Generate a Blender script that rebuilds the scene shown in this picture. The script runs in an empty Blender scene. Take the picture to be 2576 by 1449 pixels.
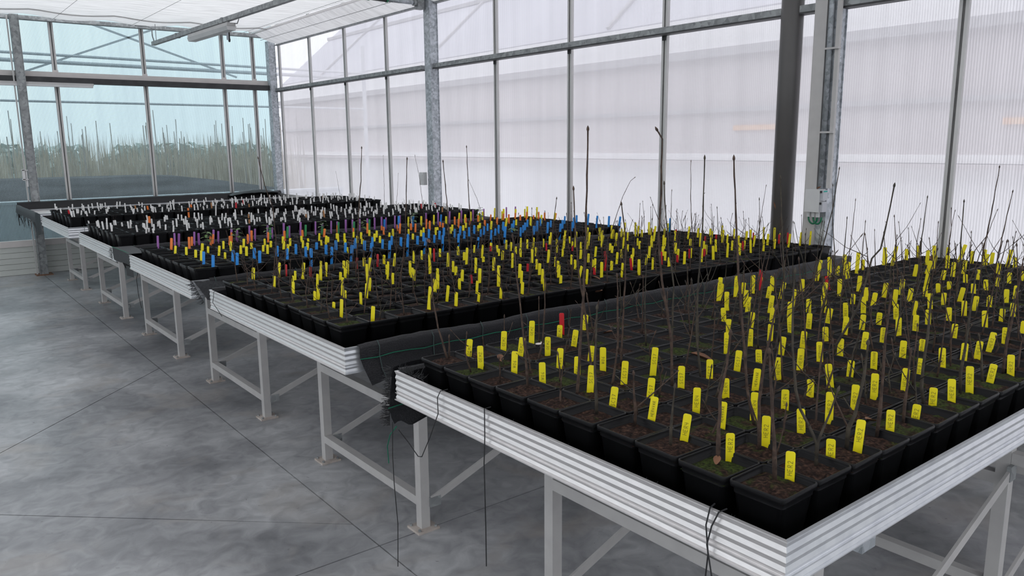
import bpy, math, random
from mathutils import Matrix, Vector
random.seed(11)
C = bpy.context.scene.collection
sc = bpy.context.scene
# ------------------------------------------------------------------ camera, sky, exposure
cam_d = bpy.data.cameras.new('camera'); cam_d.sensor_width = 36.0; cam_d.lens = 27.3877
cam_d.clip_start = 0.05; cam_d.clip_end = 300
cam = bpy.data.objects.new('camera', cam_d); C.objects.link(cam)
cam.matrix_world = Matrix.Translation((0, 0, 1.7)) @ Matrix([[0.78527767, 0.11968463, -0.60746569], [-0.61907774, 0.13745743, -0.77320644], [-0.00904026, 0.98325024, 0.18203634]]).to_4x4()
sc.camera = cam
sc.view_settings.view_transform = 'Standard'; sc.view_settings.look = 'None'
sc.view_settings.gamma = 1.0; sc.view_settings.use_curve_mapping = False
sc.view_settings.exposure = 1.0
WORLD_STRENGTH = 1.0
w = bpy.data.worlds.new('overcast_sky'); sc.world = w; w.use_nodes = True
nt = w.node_tree; nt.nodes.clear()
def N(nt, t, **kw):
    n = nt.nodes.new(t)
    for k, v in kw.items(): setattr(n, k, v)
    return n
tc = N(nt, 'ShaderNodeTexCoord'); sx = N(nt, 'ShaderNodeSeparateXYZ'); nt.links.new(tc.outputs['Generated'], sx.inputs[0])
rmp = N(nt, 'ShaderNodeValToRGB')
rmp.color_ramp.elements[0].position = 0.0; rmp.color_ramp.elements[0].color = (0.80, 0.85, 0.90, 1)
rmp.color_ramp.elements[1].position = 0.6; rmp.color_ramp.elements[1].color = (0.93, 0.96, 1.0, 1)
nz = N(nt, 'ShaderNodeTexNoise'); nz.inputs['Scale'].default_value = 2.5; nz.inputs['Detail'].default_value = 5
nt.links.new(tc.outputs['Generated'], nz.inputs['Vector'])
mr = N(nt, 'ShaderNodeMapRange'); mr.inputs[1].default_value = .3; mr.inputs[2].default_value = .7; mr.inputs[3].default_value = .85; mr.inputs[4].default_value = 1.12
mx = N(nt, 'ShaderNodeMixRGB', blend_type='MULTIPLY'); mx.inputs[0].default_value = 1
bg = N(nt, 'ShaderNodeBackground'); bg.inputs['Strength'].default_value = WORLD_STRENGTH
wo = N(nt, 'ShaderNodeOutputWorld')
nt.links.new(sx.outputs[2], rmp.inputs[0]); nt.links.new(nz.outputs[0], mr.inputs[0])
nt.links.new(rmp.outputs[0], mx.inputs[1]); nt.links.new(mr.outputs[0], mx.inputs[2]); nt.links.new(mx.outputs[0], bg.inputs[0]); nt.links.new(bg.outputs[0], wo.inputs[0])
sc.cycles.max_bounces = 10; sc.cycles.diffuse_bounces = 5; sc.cycles.glossy_bounces = 3
sc.cycles.transparent_max_bounces = 12; sc.cycles.transmission_bounces = 8
sc.cycles.caustics_reflective = False; sc.cycles.caustics_refractive = False
sc.cycles.sample_clamp_indirect = 4.0

# ------------------------------------------------------------------ materials
def base_mat(name):
    m = bpy.data.materials.new(name); m.use_nodes = True
    nt = m.node_tree; nt.nodes.clear()
    o = N(nt, 'ShaderNodeOutputMaterial'); return m, nt, o
def mat(name, col, col2=None, rough=.5, metal=0., scale=8., detail=4., bump=0., bscale=60., lo=.35, hi=.65, spec=.5, stretch=None):
    m, nt, o = base_mat(name)
    p = N(nt, 'ShaderNodeBsdfPrincipled'); nt.links.new(p.outputs[0], o.inputs[0])
    p.inputs['Roughness'].default_value = rough; p.inputs['Metallic'].default_value = metal
    p.inputs['Specular IOR Level'].default_value = spec
    col2 = col2 or tuple(c * .85 for c in col)
    tc = N(nt, 'ShaderNodeTexCoord'); v = tc.outputs['Object']
    if stretch:
        mp = N(nt, 'ShaderNodeMapping'); mp.inputs['Scale'].default_value = stretch; nt.links.new(v, mp.inputs[0]); v = mp.outputs[0]
    nz = N(nt, 'ShaderNodeTexNoise'); nz.inputs['Scale'].default_value = scale; nz.inputs['Detail'].default_value = detail
    nt.links.new(v, nz.inputs['Vector'])
    r = N(nt, 'ShaderNodeValToRGB'); r.color_ramp.elements[0].position = lo; r.color_ramp.elements[1].position = hi
    r.color_ramp.elements[0].color = (*col, 1); r.color_ramp.elements[1].color = (*col2, 1)
    nt.links.new(nz.outputs[0], r.inputs[0]); nt.links.new(r.outputs[0], p.inputs['Base Color'])
    if bump:
        n2 = N(nt, 'ShaderNodeTexNoise'); n2.inputs['Scale'].default_value = bscale; n2.inputs['Detail'].default_value = 4
        nt.links.new(v, n2.inputs['Vector'])
        b = N(nt, 'ShaderNodeBump'); b.inputs['Strength'].default_value = bump; b.inputs['Distance'].default_value = .01
        nt.links.new(n2.outputs[0], b.inputs['Height']); nt.links.new(b.outputs[0], p.inputs['Normal'])
    return m
def galv(name, c1, c2, scale=45.):
    m, nt, o = base_mat(name)
    p = N(nt, 'ShaderNodeBsdfPrincipled'); nt.links.new(p.outputs[0], o.inputs[0])
    p.inputs['Roughness'].default_value = .5; p.inputs['Metallic'].default_value = .35
    tc = N(nt, 'ShaderNodeTexCoord'); vo = N(nt, 'ShaderNodeTexVoronoi'); vo.inputs['Scale'].default_value = scale
    nz = N(nt, 'ShaderNodeTexNoise'); nz.inputs['Scale'].default_value = 14; nz.inputs['Detail'].default_value = 6
    md = N(nt, 'ShaderNodeMixRGB'); md.inputs[0].default_value = .5
    nt.links.new(tc.outputs['Object'], vo.inputs['Vector']); nt.links.new(tc.outputs['Object'], nz.inputs['Vector'])
    nt.links.new(vo.outputs['Color'], md.inputs[1]); nt.links.new(nz.outputs[0], md.inputs[2])
    r = N(nt, 'ShaderNodeValToRGB'); r.color_ramp.elements[0].position = .3; r.color_ramp.elements[1].position = .7
    r.color_ramp.elements[0].color = (*c1, 1); r.color_ramp.elements[1].color = (*c2, 1)
    nt.links.new(md.outputs[0], r.inputs[0]); nt.links.new(r.outputs[0], p.inputs['Base Color'])
    return m
def polycarbonate(name, axis, tint, glow, fac, period=.016, depth=.2):
    """twin-wall sheet: partly clear, partly milky, with upright ribs every 16 mm"""
    m, nt, o = base_mat(name)
    tc = N(nt, 'ShaderNodeTexCoord'); s = N(nt, 'ShaderNodeSeparateXYZ'); nt.links.new(tc.outputs['Object'], s.inputs[0])
    mu = N(nt, 'ShaderNodeMath', operation='MULTIPLY'); mu.inputs[1].default_value = 2 * math.pi / period; nt.links.new(s.outputs[axis], mu.inputs[0])
    si = N(nt, 'ShaderNodeMath', operation='SINE'); nt.links.new(mu.outputs[0], si.inputs[0])
    nz = N(nt, 'ShaderNodeTexNoise'); nz.inputs['Scale'].default_value = 1.0; nz.inputs['Detail'].default_value = 3
    mp = N(nt, 'ShaderNodeMapping'); mp.inputs['Scale'].default_value = (9, 9, .35); nt.links.new(tc.outputs['Object'], mp.inputs[0]); nt.links.new(mp.outputs[0], nz.inputs['Vector'])
    mr = N(nt, 'ShaderNodeMapRange'); mr.inputs[1].default_value = -1; mr.inputs[2].default_value = 1; mr.inputs[3].default_value = 1 - depth; mr.inputs[4].default_value = 1
    nt.links.new(si.outputs[0], mr.inputs[0])
    mr2 = N(nt, 'ShaderNodeMapRange'); mr2.inputs[1].default_value = .3; mr2.inputs[2].default_value = .7; mr2.inputs[3].default_value = .95; mr2.inputs[4].default_value = 1.0
    nt.links.new(nz.outputs[0], mr2.inputs[0])
    m2 = N(nt, 'ShaderNodeMath', operation='MULTIPLY'); nt.links.new(mr.outputs[0], m2.inputs[0]); nt.links.new(mr2.outputs[0], m2.inputs[1])
    def tintmul(c):
        x = N(nt, 'ShaderNodeMixRGB', blend_type='MULTIPLY'); x.inputs[0].default_value = 1; x.inputs[1].default_value = (*c, 1); nt.links.new(m2.outputs[0], x.inputs[2]); return x.outputs[0]
    tr = N(nt, 'ShaderNodeBsdfTransparent'); nt.links.new(tintmul(tint), tr.inputs[0])
    tl = N(nt, 'ShaderNodeBsdfTranslucent'); nt.links.new(tintmul(glow), tl.inputs[0])
    mi = N(nt, 'ShaderNodeMixShader'); mi.inputs[0].default_value = fac
    nt.links.new(tr.outputs[0], mi.inputs[1]); nt.links.new(tl.outputs[0], mi.inputs[2]); nt.links.new(mi.outputs[0], o.inputs[0])
    return m
def screen_cloth():
    m, nt, o = base_mat('screen_cloth')
    tc = N(nt, 'ShaderNodeTexCoord'); nz = N(nt, 'ShaderNodeTexNoise'); nz.inputs['Scale'].default_value = 5; nz.inputs['Detail'].default_value = 5
    mp = N(nt, 'ShaderNodeMapping'); mp.inputs['Scale'].default_value = (.5, 3.5, 1); nt.links.new(tc.outputs['Object'], mp.inputs[0]); nt.links.new(mp.outputs[0], nz.inputs['Vector'])
    r = N(nt, 'ShaderNodeValToRGB'); r.color_ramp.elements[0].position = .3; r.color_ramp.elements[1].position = .6
    r.color_ramp.elements[0].color = (.60, .59, .59, 1); r.color_ramp.elements[1].color = (.74, .73, .73, 1); nt.links.new(nz.outputs[0], r.inputs[0])
    tl = N(nt, 'ShaderNodeBsdfTranslucent'); nt.links.new(r.outputs[0], tl.inputs[0])
    df = N(nt, 'ShaderNodeBsdfDiffuse'); nt.links.new(r.outputs[0], df.inputs[0])
    b = N(nt, 'ShaderNodeBump'); b.inputs['Strength'].default_value = .7; b.inputs['Distance'].default_value = .06; nt.links.new(nz.outputs[0], b.inputs['Height'])
    nt.links.new(b.outputs[0], df.inputs['Normal']); nt.links.new(b.outputs[0], tl.inputs['Normal'])
    mi = N(nt, 'ShaderNodeMixShader'); mi.inputs[0].default_value = .35
    nt.links.new(tl.outputs[0], mi.inputs[1]); nt.links.new(df.outputs[0], mi.inputs[2]); nt.links.new(mi.outputs[0], o.inputs[0]); return m
def concrete():
    m, nt, o = base_mat('concrete')
    p = N(nt, 'ShaderNodeBsdfPrincipled'); nt.links.new(p.outputs[0], o.inputs[0])
    tc = N(nt, 'ShaderNodeTexCoord')
    def noise(sc_, det, dist=0., st=(1, 1, 1)):
        mp = N(nt, 'ShaderNodeMapping'); mp.inputs['Scale'].default_value = st; nt.links.new(tc.outputs['Object'], mp.inputs[0])
        n = N(nt, 'ShaderNodeTexNoise'); n.inputs['Scale'].default_value = sc_; n.inputs['Detail'].default_value = det; n.inputs['Distortion'].default_value = dist
        nt.links.new(mp.outputs[0], n.inputs['Vector']); return n.outputs[0]
    def ramp(src, a, b, c0, c1):
        r = N(nt, 'ShaderNodeValToRGB'); r.color_ramp.elements[0].position = a; r.color_ramp.elements[1].position = b
        r.color_ramp.elements[0].color = (*c0, 1); r.color_ramp.elements[1].color = (*c1, 1); nt.links.new(src, r.inputs[0]); return r.outputs[0]
    def mix(fac, a, b, mode='MIX'):
        x = N(nt, 'ShaderNodeMixRGB', blend_type=mode)
        if isinstance(fac, float): x.inputs[0].default_value = fac
        else: nt.links.new(fac, x.inputs[0])
        for k, s in ((1, a), (2, b)):
            if isinstance(s, tuple): x.inputs[k].default_value = (*s, 1)
            else: nt.links.new(s, x.inputs[k])
        return x.outputs[0]
    big = ramp(noise(.9, 6, .6), .32, .68, FLOOR_DARK, FLOOR_LIGHT)
    fine = ramp(noise(9, 8, 1.2), .3, .7, (.70, .70, .71), (1.12, 1.12, 1.12))
    c = mix(1.0, big, fine, 'MULTIPLY')
    brown = ramp(noise(2.3, 7, .8), .54, .74, (0, 0, 0), (.55, .55, .55))
    c = mix(brown, c, (.36, .32, .285))
    spots = ramp(noise(38, 3, .5), .70, .76, (0, 0, 0), (.6, .6, .6))
    c = mix(spots, c, (.09, .09, .095))
    nt.links.new(c, p.inputs['Base Color'])
    rr = N(nt, 'ShaderNodeMapRange'); rr.inputs[3].default_value = .26; rr.inputs[4].default_value = .52; nt.links.new(noise(3, 5), rr.inputs[0]); nt.links.new(rr.outputs[0], p.inputs['Roughness'])
    b = N(nt, 'ShaderNodeBump'); b.inputs['Strength'].default_value = .25; b.inputs['Distance'].default_value = .004; nt.links.new(noise(30, 6), b.inputs['Height']); nt.links.new(b.outputs[0], p.inputs['Normal'])
    return m
def soil_mat():
    m, nt, o = base_mat('potting_soil')
    p = N(nt, 'ShaderNodeBsdfPrincipled'); nt.links.new(p.outputs[0], o.inputs[0]); p.inputs['Roughness'].default_value = .95; p.inputs['Specular IOR Level'].default_value = .15
    tc = N(nt, 'ShaderNodeTexCoord'); oi = N(nt, 'ShaderNodeObjectInfo'); ge = N(nt, 'ShaderNodeNewGeometry')
    ad = N(nt, 'ShaderNodeMath', operation='ADD'); nt.links.new(oi.outputs['Random'], ad.inputs[0]); nt.links.new(ge.outputs['Random Per Island'], ad.inputs[1])
    fr = N(nt, 'ShaderNodeMath', operation='FRACT'); nt.links.new(ad.outputs[0], fr.inputs[0])
    n1 = N(nt, 'ShaderNodeTexNoise'); n1.inputs['Scale'].default_value = 110; n1.inputs['Detail'].default_value = 5
    va = N(nt, 'ShaderNodeVectorMath', operation='ADD'); nt.links.new(tc.outputs['Object'], va.inputs[0]); nt.links.new(fr.outputs[0], va.inputs[1])
    nt.links.new(va.outputs[0], n1.inputs['Vector'])
    r1 = N(nt, 'ShaderNodeValToRGB'); e = r1.color_ramp.elements
    e[0].position = .33; e[0].color = (.006, .0036, .003, 1); e[1].position = .72; e[1].color = (.085, .046, .031, 1); x = e.new(.52); x.color = (.026, .0135, .0098, 1)
    nt.links.new(n1.outputs[0], r1.inputs[0])
    n2 = N(nt, 'ShaderNodeTexNoise'); n2.inputs['Scale'].default_value = 22; n2.inputs['Detail'].default_value = 4; nt.links.new(va.outputs[0], n2.inputs['Vector'])
    a2 = N(nt, 'ShaderNodeMath', operation='MULTIPLY_ADD'); a2.inputs[1].default_value = .45; nt.links.new(fr.outputs[0], a2.inputs[0]); nt.links.new(n2.outputs[0], a2.inputs[2])
    r2 = N(nt, 'ShaderNodeMapRange'); r2.inputs[1].default_value = .78; r2.inputs[2].default_value = .92; r2.inputs[3].default_value = 0; r2.inputs[4].default_value = .85; nt.links.new(a2.outputs[0], r2.inputs[0])
    n3 = N(nt, 'ShaderNodeTexNoise'); n3.inputs['Scale'].default_value = 150; n3.inputs['Detail'].default_value = 4; nt.links.new(va.outputs[0], n3.inputs['Vector'])
    r3 = N(nt, 'ShaderNodeValToRGB'); r3.color_ramp.elements[0].position = .35; r3.color_ramp.elements[0].color = (.008, .012, .004, 1); r3.color_ramp.elements[1].position = .75; r3.color_ramp.elements[1].color = (.060, .092, .016, 1); nt.links.new(n3.outputs[0], r3.inputs[0])
    mi = N(nt, 'ShaderNodeMixRGB'); nt.links.new(r2.outputs[0], mi.inputs[0]); nt.links.new(r1.outputs[0], mi.inputs[1]); nt.links.new(r3.outputs[0], mi.inputs[2]); nt.links.new(mi.outputs[0], p.inputs['Base Color'])
    b = N(nt, 'ShaderNodeBump'); b.inputs['Strength'].default_value = .9; b.inputs['Distance'].default_value = .006; nt.links.new(n1.outputs[0], b.inputs['Height']); nt.links.new(b.outputs[0], p.inputs['Normal'])
    return m
FLOOR_DARK, FLOOR_LIGHT = (.165, .168, .178), (.49, .495, .505)
M = dict(
    concrete=concrete(), soil=soil_mat(), cloth=screen_cloth(),
    groove=mat('joint_grit', (.12, .11, .10), (.30, .28, .25), rough=.9, scale=6),
    alu=mat('aluminium', (.80, .775, .77), (.73, .71, .705), rough=.36, metal=.72, scale=30, stretch=(1, 1, 6)),
    alu_side=mat('aluminium_scuffed', (.80, .815, .84), (.70, .715, .75), rough=.34, metal=.75, scale=22),
    paint=mat('grey_painted_steel', (.50, .485, .475), (.455, .44, .435), rough=.5, scale=12),
    plate=mat('dirty_steel_plate', (.56, .50, .46), (.42, .36, .32), rough=.6, scale=25),
    galv=galv('galvanised_steel', (.30, .325, .35), (.58, .61, .65)),
    galv_dark=galv('weathered_galvanised_steel', (.20, .21, .215), (.36, .375, .38), 30),
    dark_steel=mat('black_steel', (.02, .02, .022), (.04, .04, .042), rough=.5),
    mullion=mat('mullion_aluminium', (.56, .55, .54), (.48, .475, .47), rough=.4, metal=.3, scale=5, stretch=(4, 4, .4)),
    mullion_dark=mat('mullion_gasket', (.10, .10, .10), (.16, .155, .15), rough=.6),
    rail_white=mat('cream_aluminium', (.66, .62, .60), (.60, .565, .55), rough=.5),
    board=mat('cream_cladding', (.60, .62, .59), (.54, .56, .53), rough=.5, scale=3),
    pc_right=polycarbonate('polycarbonate_side', 1, (.985, .975, .985), (.92, .905, .925), .36, depth=.2),
    pc_back=polycarbonate('polycarbonate_end', 0, (.80, .885, .90), (.80, .83, .835), .085, depth=.34),
    pc_clear=polycarbonate('polycarbonate_clear', 1, (.99, .99, .99), (.95, .95, .95), .10, depth=.05),
    fabric=mat('black_woven_fabric', (.006, .006, .0075), (.013, .013, .016), rough=.42, scale=160, bump=.3, bscale=220, spec=.35),
    fabric_grey=mat('dusty_woven_fabric', (.028, .030, .033), (.045, .047, .050), rough=.6, spec=.3, scale=90, bump=.4, bscale=200),
    fringe=mat('black_frayed_thread', (.008, .008, .009), (.02, .02, .022), rough=.7),
    green_thread=mat('green_thread', (.0, .16, .085), (.0, .11, .06), rough=.7),
    dull_thread=mat('dull_green_thread', (.030, .055, .052), (.045, .075, .07), rough=.7),
    green_cable=mat('green_cable', (.0, .17, .07), (.0, .12, .05), rough=.4),
    pot=mat('black_plastic', (.0085, .0085, .0095), (.012, .012, .013), rough=.28, scale=14, spec=.13),
    stem=mat('brown_bark', (.034, .020, .0145), (.088, .054, .038), rough=.8, scale=60, bump=.3, bscale=120),
    stem2=mat('olive_bark', (.026, .021, .0155), (.066, .053, .036), rough=.75, scale=50),
    leaf_dry=mat('dry_leaf', (.22, .10, .05), (.12, .055, .03), rough=.8, scale=40),
    leaf=mat('green_leaf', (.11, .20, .045), (.06, .13, .03), rough=.5, scale=30),
    ink=mat('pencil_ink', (.17, .155, .02), (.21, .19, .03), rough=.8),
    tag_y=mat('yellow_plastic', (.93, .80, .012), (.89, .75, .010), rough=.42, scale=40),
    tag_r=mat('red_plastic', (.60, .012, .025), (.52, .01, .02), rough=.4),
    tag_b=mat('blue_plastic', (.022, .27, .74), (.018, .23, .66), rough=.4),
    tag_o=mat('orange_plastic', (.92, .23, .04), (.86, .20, .03), rough=.4),
    tag_p=mat('purple_plastic', (.33, .12, .40), (.28, .10, .35), rough=.4),
    tag_g=mat('green_plastic', (.03, .30, .10), (.02, .25, .08), rough=.4),
    tag_w=mat('white_plastic', (.84, .83, .82), (.78, .77, .76), rough=.45),
    tag_n=mat('tan_plastic', (.45, .22, .09), (.38, .17, .06), rough=.5),
    pvc=mat('grey_pvc', (.10, .094, .092), (.085, .080, .078), rough=.42, scale=3),
    white_box=mat('pale_grey_plastic', (.60, .60, .60), (.56, .56, .565), rough=.45),
    grey_lid=mat('blue_grey_plastic', (.45, .46, .49), (.42, .43, .46), rough=.45),
    teal=mat('teal_print', (.0, .33, .28), rough=.5),
    lamp_body=mat('lamp_housing', (.52, .51, .505), (.46, .455, .45), rough=.5),
    lamp_glass=mat('lamp_diffuser', (.60, .60, .60), (.54, .54, .545), rough=.3),
    black=mat('black_rubber', (.012, .012, .013), (.02, .02, .02), rough=.6),
    rust=mat('rusty_iron', (.27, .14, .08), (.14, .08, .055), rough=.85, scale=30),
    shell=mat('snail_shell', (.75, .68, .66), (.62, .54, .52), rough=.4),
    ground=mat('gravel_ground', (.34, .36, .37), (.46, .48, .49), rough=.95, scale=1.2),
    mound=mat('black_gravel', (.022, .024, .029), (.075, .078, .088), rough=.95, scale=2.5, stretch=(.3, 1, 3)),
    reed=mat('dry_reed', (.40, .35, .27), (.62, .56, .46), rough=.9, scale=3),
    cane=mat('cane_grey', (.34, .31, .28), (.44, .41, .37), rough=.9, scale=3),
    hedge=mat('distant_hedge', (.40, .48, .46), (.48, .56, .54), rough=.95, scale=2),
    nb_white=mat('neighbour_white', (.93, .93, .93), (.90, .90, .91), rough=.7, scale=.5),
    nb_grey=mat('neighbour_panel', (.52, .47, .475), (.62, .57, .57), rough=.7, scale=.25, stretch=(1, .5, 1)),
    nb_band=mat('neighbour_gutter', (.36, .355, .37), (.42, .41, .42), rough=.7),
    nb_roof=mat('neighbour_truss', (.64, .65, .69), (.70, .71, .75), rough=.6),
    nb_glass=mat('neighbour_roof_sheet', (.47, .475, .53), (.55, .555, .61), rough=.6, scale=.3, stretch=(.4, 1.5, .4)),
    nb_slab=mat('pale_concrete', (.62, .67, .72), (.72, .76, .80), rough=.8, scale=2),
    nb_orange=mat('neighbour_orange_board', (.80, .42, .20), (.85, .55, .32), rough=.7),
)
# ------------------------------------------------------------------ mesh helpers
class MB:
    def __init__(s): s.v = []; s.f = []
    def box(s, x0, y0, z0, x1, y1, z1):
        b = len(s.v); s.v += [(x0,y0,z0),(x1,y0,z0),(x1,y1,z0),(x0,y1,z0),(x0,y0,z1),(x1,y0,z1),(x1,y1,z1),(x0,y1,z1)]
        s.f += [tuple(b+i for i in q) for q in ((0,3,2,1),(4,5,6,7),(0,1,5,4),(1,2,6,5),(2,3,7,6),(3,0,4,7))]; return s
    def bar(s, p, q, wdt, hgt, up=(0,0,1)):
        p = Vector(p); q = Vector(q); d = (q-p).normalized(); u = Vector(up); a = d.cross(u).normalized(); u = a.cross(d)
        b = len(s.v)
        for e in (p, q):
            for i, j in ((-1,-1),(1,-1),(1,1),(-1,1)): s.v.append(tuple(e + a*(i*wdt/2) + u*(j*hgt/2)))
        s.f += [tuple(b+i for i in k) for k in ((0,3,2,1),(4,5,6,7),(0,1,5,4),(1,2,6,5),(2,3,7,6),(3,0,4,7))]; return s
    def tube(s, pts, rad, n=6, cap=True):
        pts = [Vector(p) for p in pts]; k = len(pts); b = len(s.v)
        for i, p in enumerate(pts):
            d = (pts[min(i+1,k-1)] - pts[max(i-1,0)]).normalized()
            a = d.orthogonal() if abs(d.z) > .9 or True else d
            ref = Vector((1,0,0)) if abs(d.x) < .8 else Vector((0,1,0))
            a = d.cross(ref).normalized(); c = d.cross(a)
            r = rad[i] if isinstance(rad, (list, tuple)) else rad
            for j in range(n):
                t = 2*math.pi*j/n; s.v.append(tuple(p + a*(r*math.cos(t)) + c*(r*math.sin(t))))
        for i in range(k-1):
            for j in range(n):
                j2 = (j+1) % n; s.f.append((b+i*n+j, b+i*n+j2, b+(i+1)*n+j2, b+(i+1)*n+j))
        if cap: s.f.append(tuple(b+j for j in reversed(range(n)))); s.f.append(tuple(b+(k-1)*n+j for j in range(n)))
        return s
    def prism(s, prof, axis, a, b_):
        """closed profile of (u, z) swept along 'x' or 'y'"""
        n = len(prof); b = len(s.v)
        for t in (a, b_):
            for u, z in prof: s.v.append((t, u, z) if axis == 'x' else (u, t, z))
        for j in range(n):
            j2 = (j+1) % n; s.f.append((b+j, b+j2, b+n+j2, b+n+j))
        s.f.append(tuple(b+j for j in reversed(range(n)))); s.f.append(tuple(b+n+j for j in range(n))); return s
    def sheet(s, rows, th=.0):
        b = len(s.v); n = len(rows[0])
        for r in rows: s.v += [tuple(p) for p in r]
        for i in range(len(rows)-1):
            for j in range(n-1): s.f.append((b+i*n+j, b+i*n+j+1, b+(i+1)*n+j+1, b+(i+1)*n+j))
        return s
    def mesh(s, name, m, off=(0,0,0), smooth=False):
        me = bpy.data.meshes.new(name); me.from_pydata([(x-off[0], y-off[1], z-off[2]) for x, y, z in s.v], [], s.f); me.update()
        if m is not None: me.materials.append(m)
        if smooth: me.polygons.foreach_set('use_smooth', [True]*len(me.polygons))
        return me
def link(name, me, parent=None, loc=(0,0,0)):
    o = bpy.data.objects.new(name, me); C.objects.link(o); o.location = loc
    if parent is not None: o.parent = parent
    return o
def tag(o, label=None, cat=None, group=None, kind=None):
    if label: o['label'] = label
    if cat: o['category'] = cat
    if group: o['group'] = group
    if kind: o['kind'] = kind
    return o
ORG = {}
def thing(name, label, cat, loc=(0,0,0), group=None, kind=None):
    o = link(name, None, None, loc); ORG[o.name] = tuple(loc); return tag(o, label, cat, group, kind)
def part(name, mb, m, parent, smooth=False, label=None, kind=None):
    off = ORG[parent.name]
    o = link(name, mb.mesh(name, m, off, smooth), parent); ORG[o.name] = off
    return tag(o, label, None, None, kind)
def single(name, mb, m, loc, label, cat, group=None, kind=None, smooth=False):
    o = link(name, mb.mesh(name, m, loc, smooth), None, loc); ORG[o.name] = tuple(loc); return tag(o, label, cat, group, kind)
def wall(name, label):
    o = link(name, None); ORG[o.name] = (0,0,0); return tag(o, label, 'wall', None, 'structure')
ONES = 'zeroth first second third fourth fifth sixth seventh eighth ninth tenth eleventh twelfth thirteenth fourteenth fifteenth sixteenth seventeenth eighteenth nineteenth'.split()
TENS = {2:'twent',3:'thirt',4:'fort',5:'fift',6:'sixt',7:'sevent',8:'eight',9:'ninet'}
def nth(n):
    if n < 20: return ONES[n]
    if n >= 100: return 'hundred-' + nth(n-100) if n > 100 else 'hundredth'
    t, u = divmod(n, 10); return TENS[t] + ('ieth' if u == 0 else 'y-' + ONES[u])

XW, YB = 5.0, 12.40        # inner faces of the side wall and the end wall
# ------------------------------------------------------------------ floor: slabs with open joints
fl = wall('floor', 'smooth stained grey concrete floor cut into slabs by narrow joints'); fl['category'] = 'floor'
part('joint_bed', MB().box(-6.2, -4.2, -.12, 5.2, 12.6, -.012), M['groove'], fl)
SLABS = [[(-6,7.52),(1.46,7.52),(1.46,12.5),(-6,12.5)], [(1.46,3.05),(1.46,6.33),(.2,4.99),(.2,4.2)],
 [(1.46,6.33),(1.46,7.52),(-1.86,7.52),(-1.86,6.33),(-.6,4.99),(.2,4.99)], [(1.46,3.05),(.2,4.2),(-.6,4.2),(-1.86,3.05),(-1.86,2.8),(1.46,2.8)],
 [(-1.86,3.05),(-.6,4.2),(-.6,4.99),(-1.86,6.33)], [(-6,2.8),(-1.86,2.8),(-1.86,7.52),(-6,7.52)], [(-6,-4),(1.46,-4),(1.46,2.8),(-6,2.8)],
 [(1.46,-4),(5,-4),(5,2.8),(1.46,2.8)], [(1.46,2.8),(5,2.8),(5,7.52),(1.46,7.52)], [(1.46,7.52),(5,7.52),(5,12.5),(1.46,12.5)]]
def inset(poly, d):
    a = sum(poly[i][0]*poly[(i+1)%len(poly)][1] - poly[(i+1)%len(poly)][0]*poly[i][1] for i in range(len(poly)))
    if a < 0: poly = poly[::-1]
    out = []; n = len(poly)
    for i in range(n):
        p0, p1, p2 = Vector(poly[i-1]), Vector(poly[i]), Vector(poly[(i+1)%n])
        e1 = (p1-p0).normalized(); e2 = (p2-p1).normalized(); n1 = Vector((-e1.y, e1.x)); n2 = Vector((-e2.y, e2.x))
        bis = n1 + n2
        if bis.length < 1e-6: bis = n1
        bis = bis.normalized(); out.append(p1 + bis*(d/max(.3, bis.dot(n1))))
    return out
for poly in SLABS:
    q = inset(poly, .0035); mb = MB(); n = len(q)
    mb.v = [(p.x, p.y, 0) for p in q] + [(p.x, p.y, -.03) for p in q]
    mb.f = [tuple(range(n))] + [(i, i+n, (i+1)%n+n, (i+1)%n) for i in range(n)]
    part('slab', mb, M['concrete'], fl)
dr = thing('floor_drain', 'rusty iron grate set in the concrete where the slanting floor joints meet', 'drain', (-.2, 4.6, 0))
part('frame', MB().box(-.6,4.2,-.03,.2,4.215,.002).box(-.6,4.975,-.03,.2,4.99,.002).box(-.6,4.215,-.03,-.585,4.975,.002).box(.185,4.215,-.03,.2,4.975,.002), M['rust'], dr)
for k in range(17): part('grate_bar', MB().box(-.585, 4.225+k*.044, -.02, .185, 4.25+k*.044, 0), M['rust'], dr)

# ------------------------------------------------------------------ side wall (long wall behind the benches)
wr = wall('wall_right', 'ribbed translucent polycarbonate wall behind the far ends of the benches')
MY = [12.36] + [12.19 - 1.123*k for k in range(15)]
for a, b in zip(MY, MY[1:]):
    part('panel', MB().box(XW, b+.012, .47, XW+.012, a-.012, 2.60), M['pc_right'], wr)
    part('panel', MB().box(XW, b+.012, 2.60, XW+.012, a-.012, 4.6), M['pc_right'], wr)
for y in MY[1:]:
    mu = part('mullion', MB().box(XW-.028, y-.027, .47, XW-.001, y-.008, 4.6).box(XW-.028, y+.008, .47, XW-.001, y+.027, 4.6), M['mullion'], wr)
    part('gasket', MB().box(XW-.022, y-.008, .47, XW-.002, y+.008, 4.6), M['mullion_dark'], mu)
for k in range(6): part('cladding_board', MB().box(XW-.01, -4, .003+k*.0765, XW+.03, 12.4, .075+k*.0765), M['board'], wr)
for a, b in ((12.2, 7.87), (7.73, 2.97), (2.79, -1.95), (-2.05, -4)):
    bm = part('beam', MB().box(XW-.105, b, 2.545, XW-.03, a, 2.59), M['galv_dark'], wr)
    part('beam_flange', MB().box(XW-.11, b, 2.533, XW-.03, a, 2.545), M['dark_steel'], bm)
for y in MY[2:]: part('bracket', MB().box(XW-.04, y-.014, 2.50, XW-.028, y+.014, 2.533), M['dark_steel'], wr)
part('beam', MB().box(XW-.08, -4, 3.235, XW-.03, 12.2, 3.25), M['galv_dark'], wr)
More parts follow.
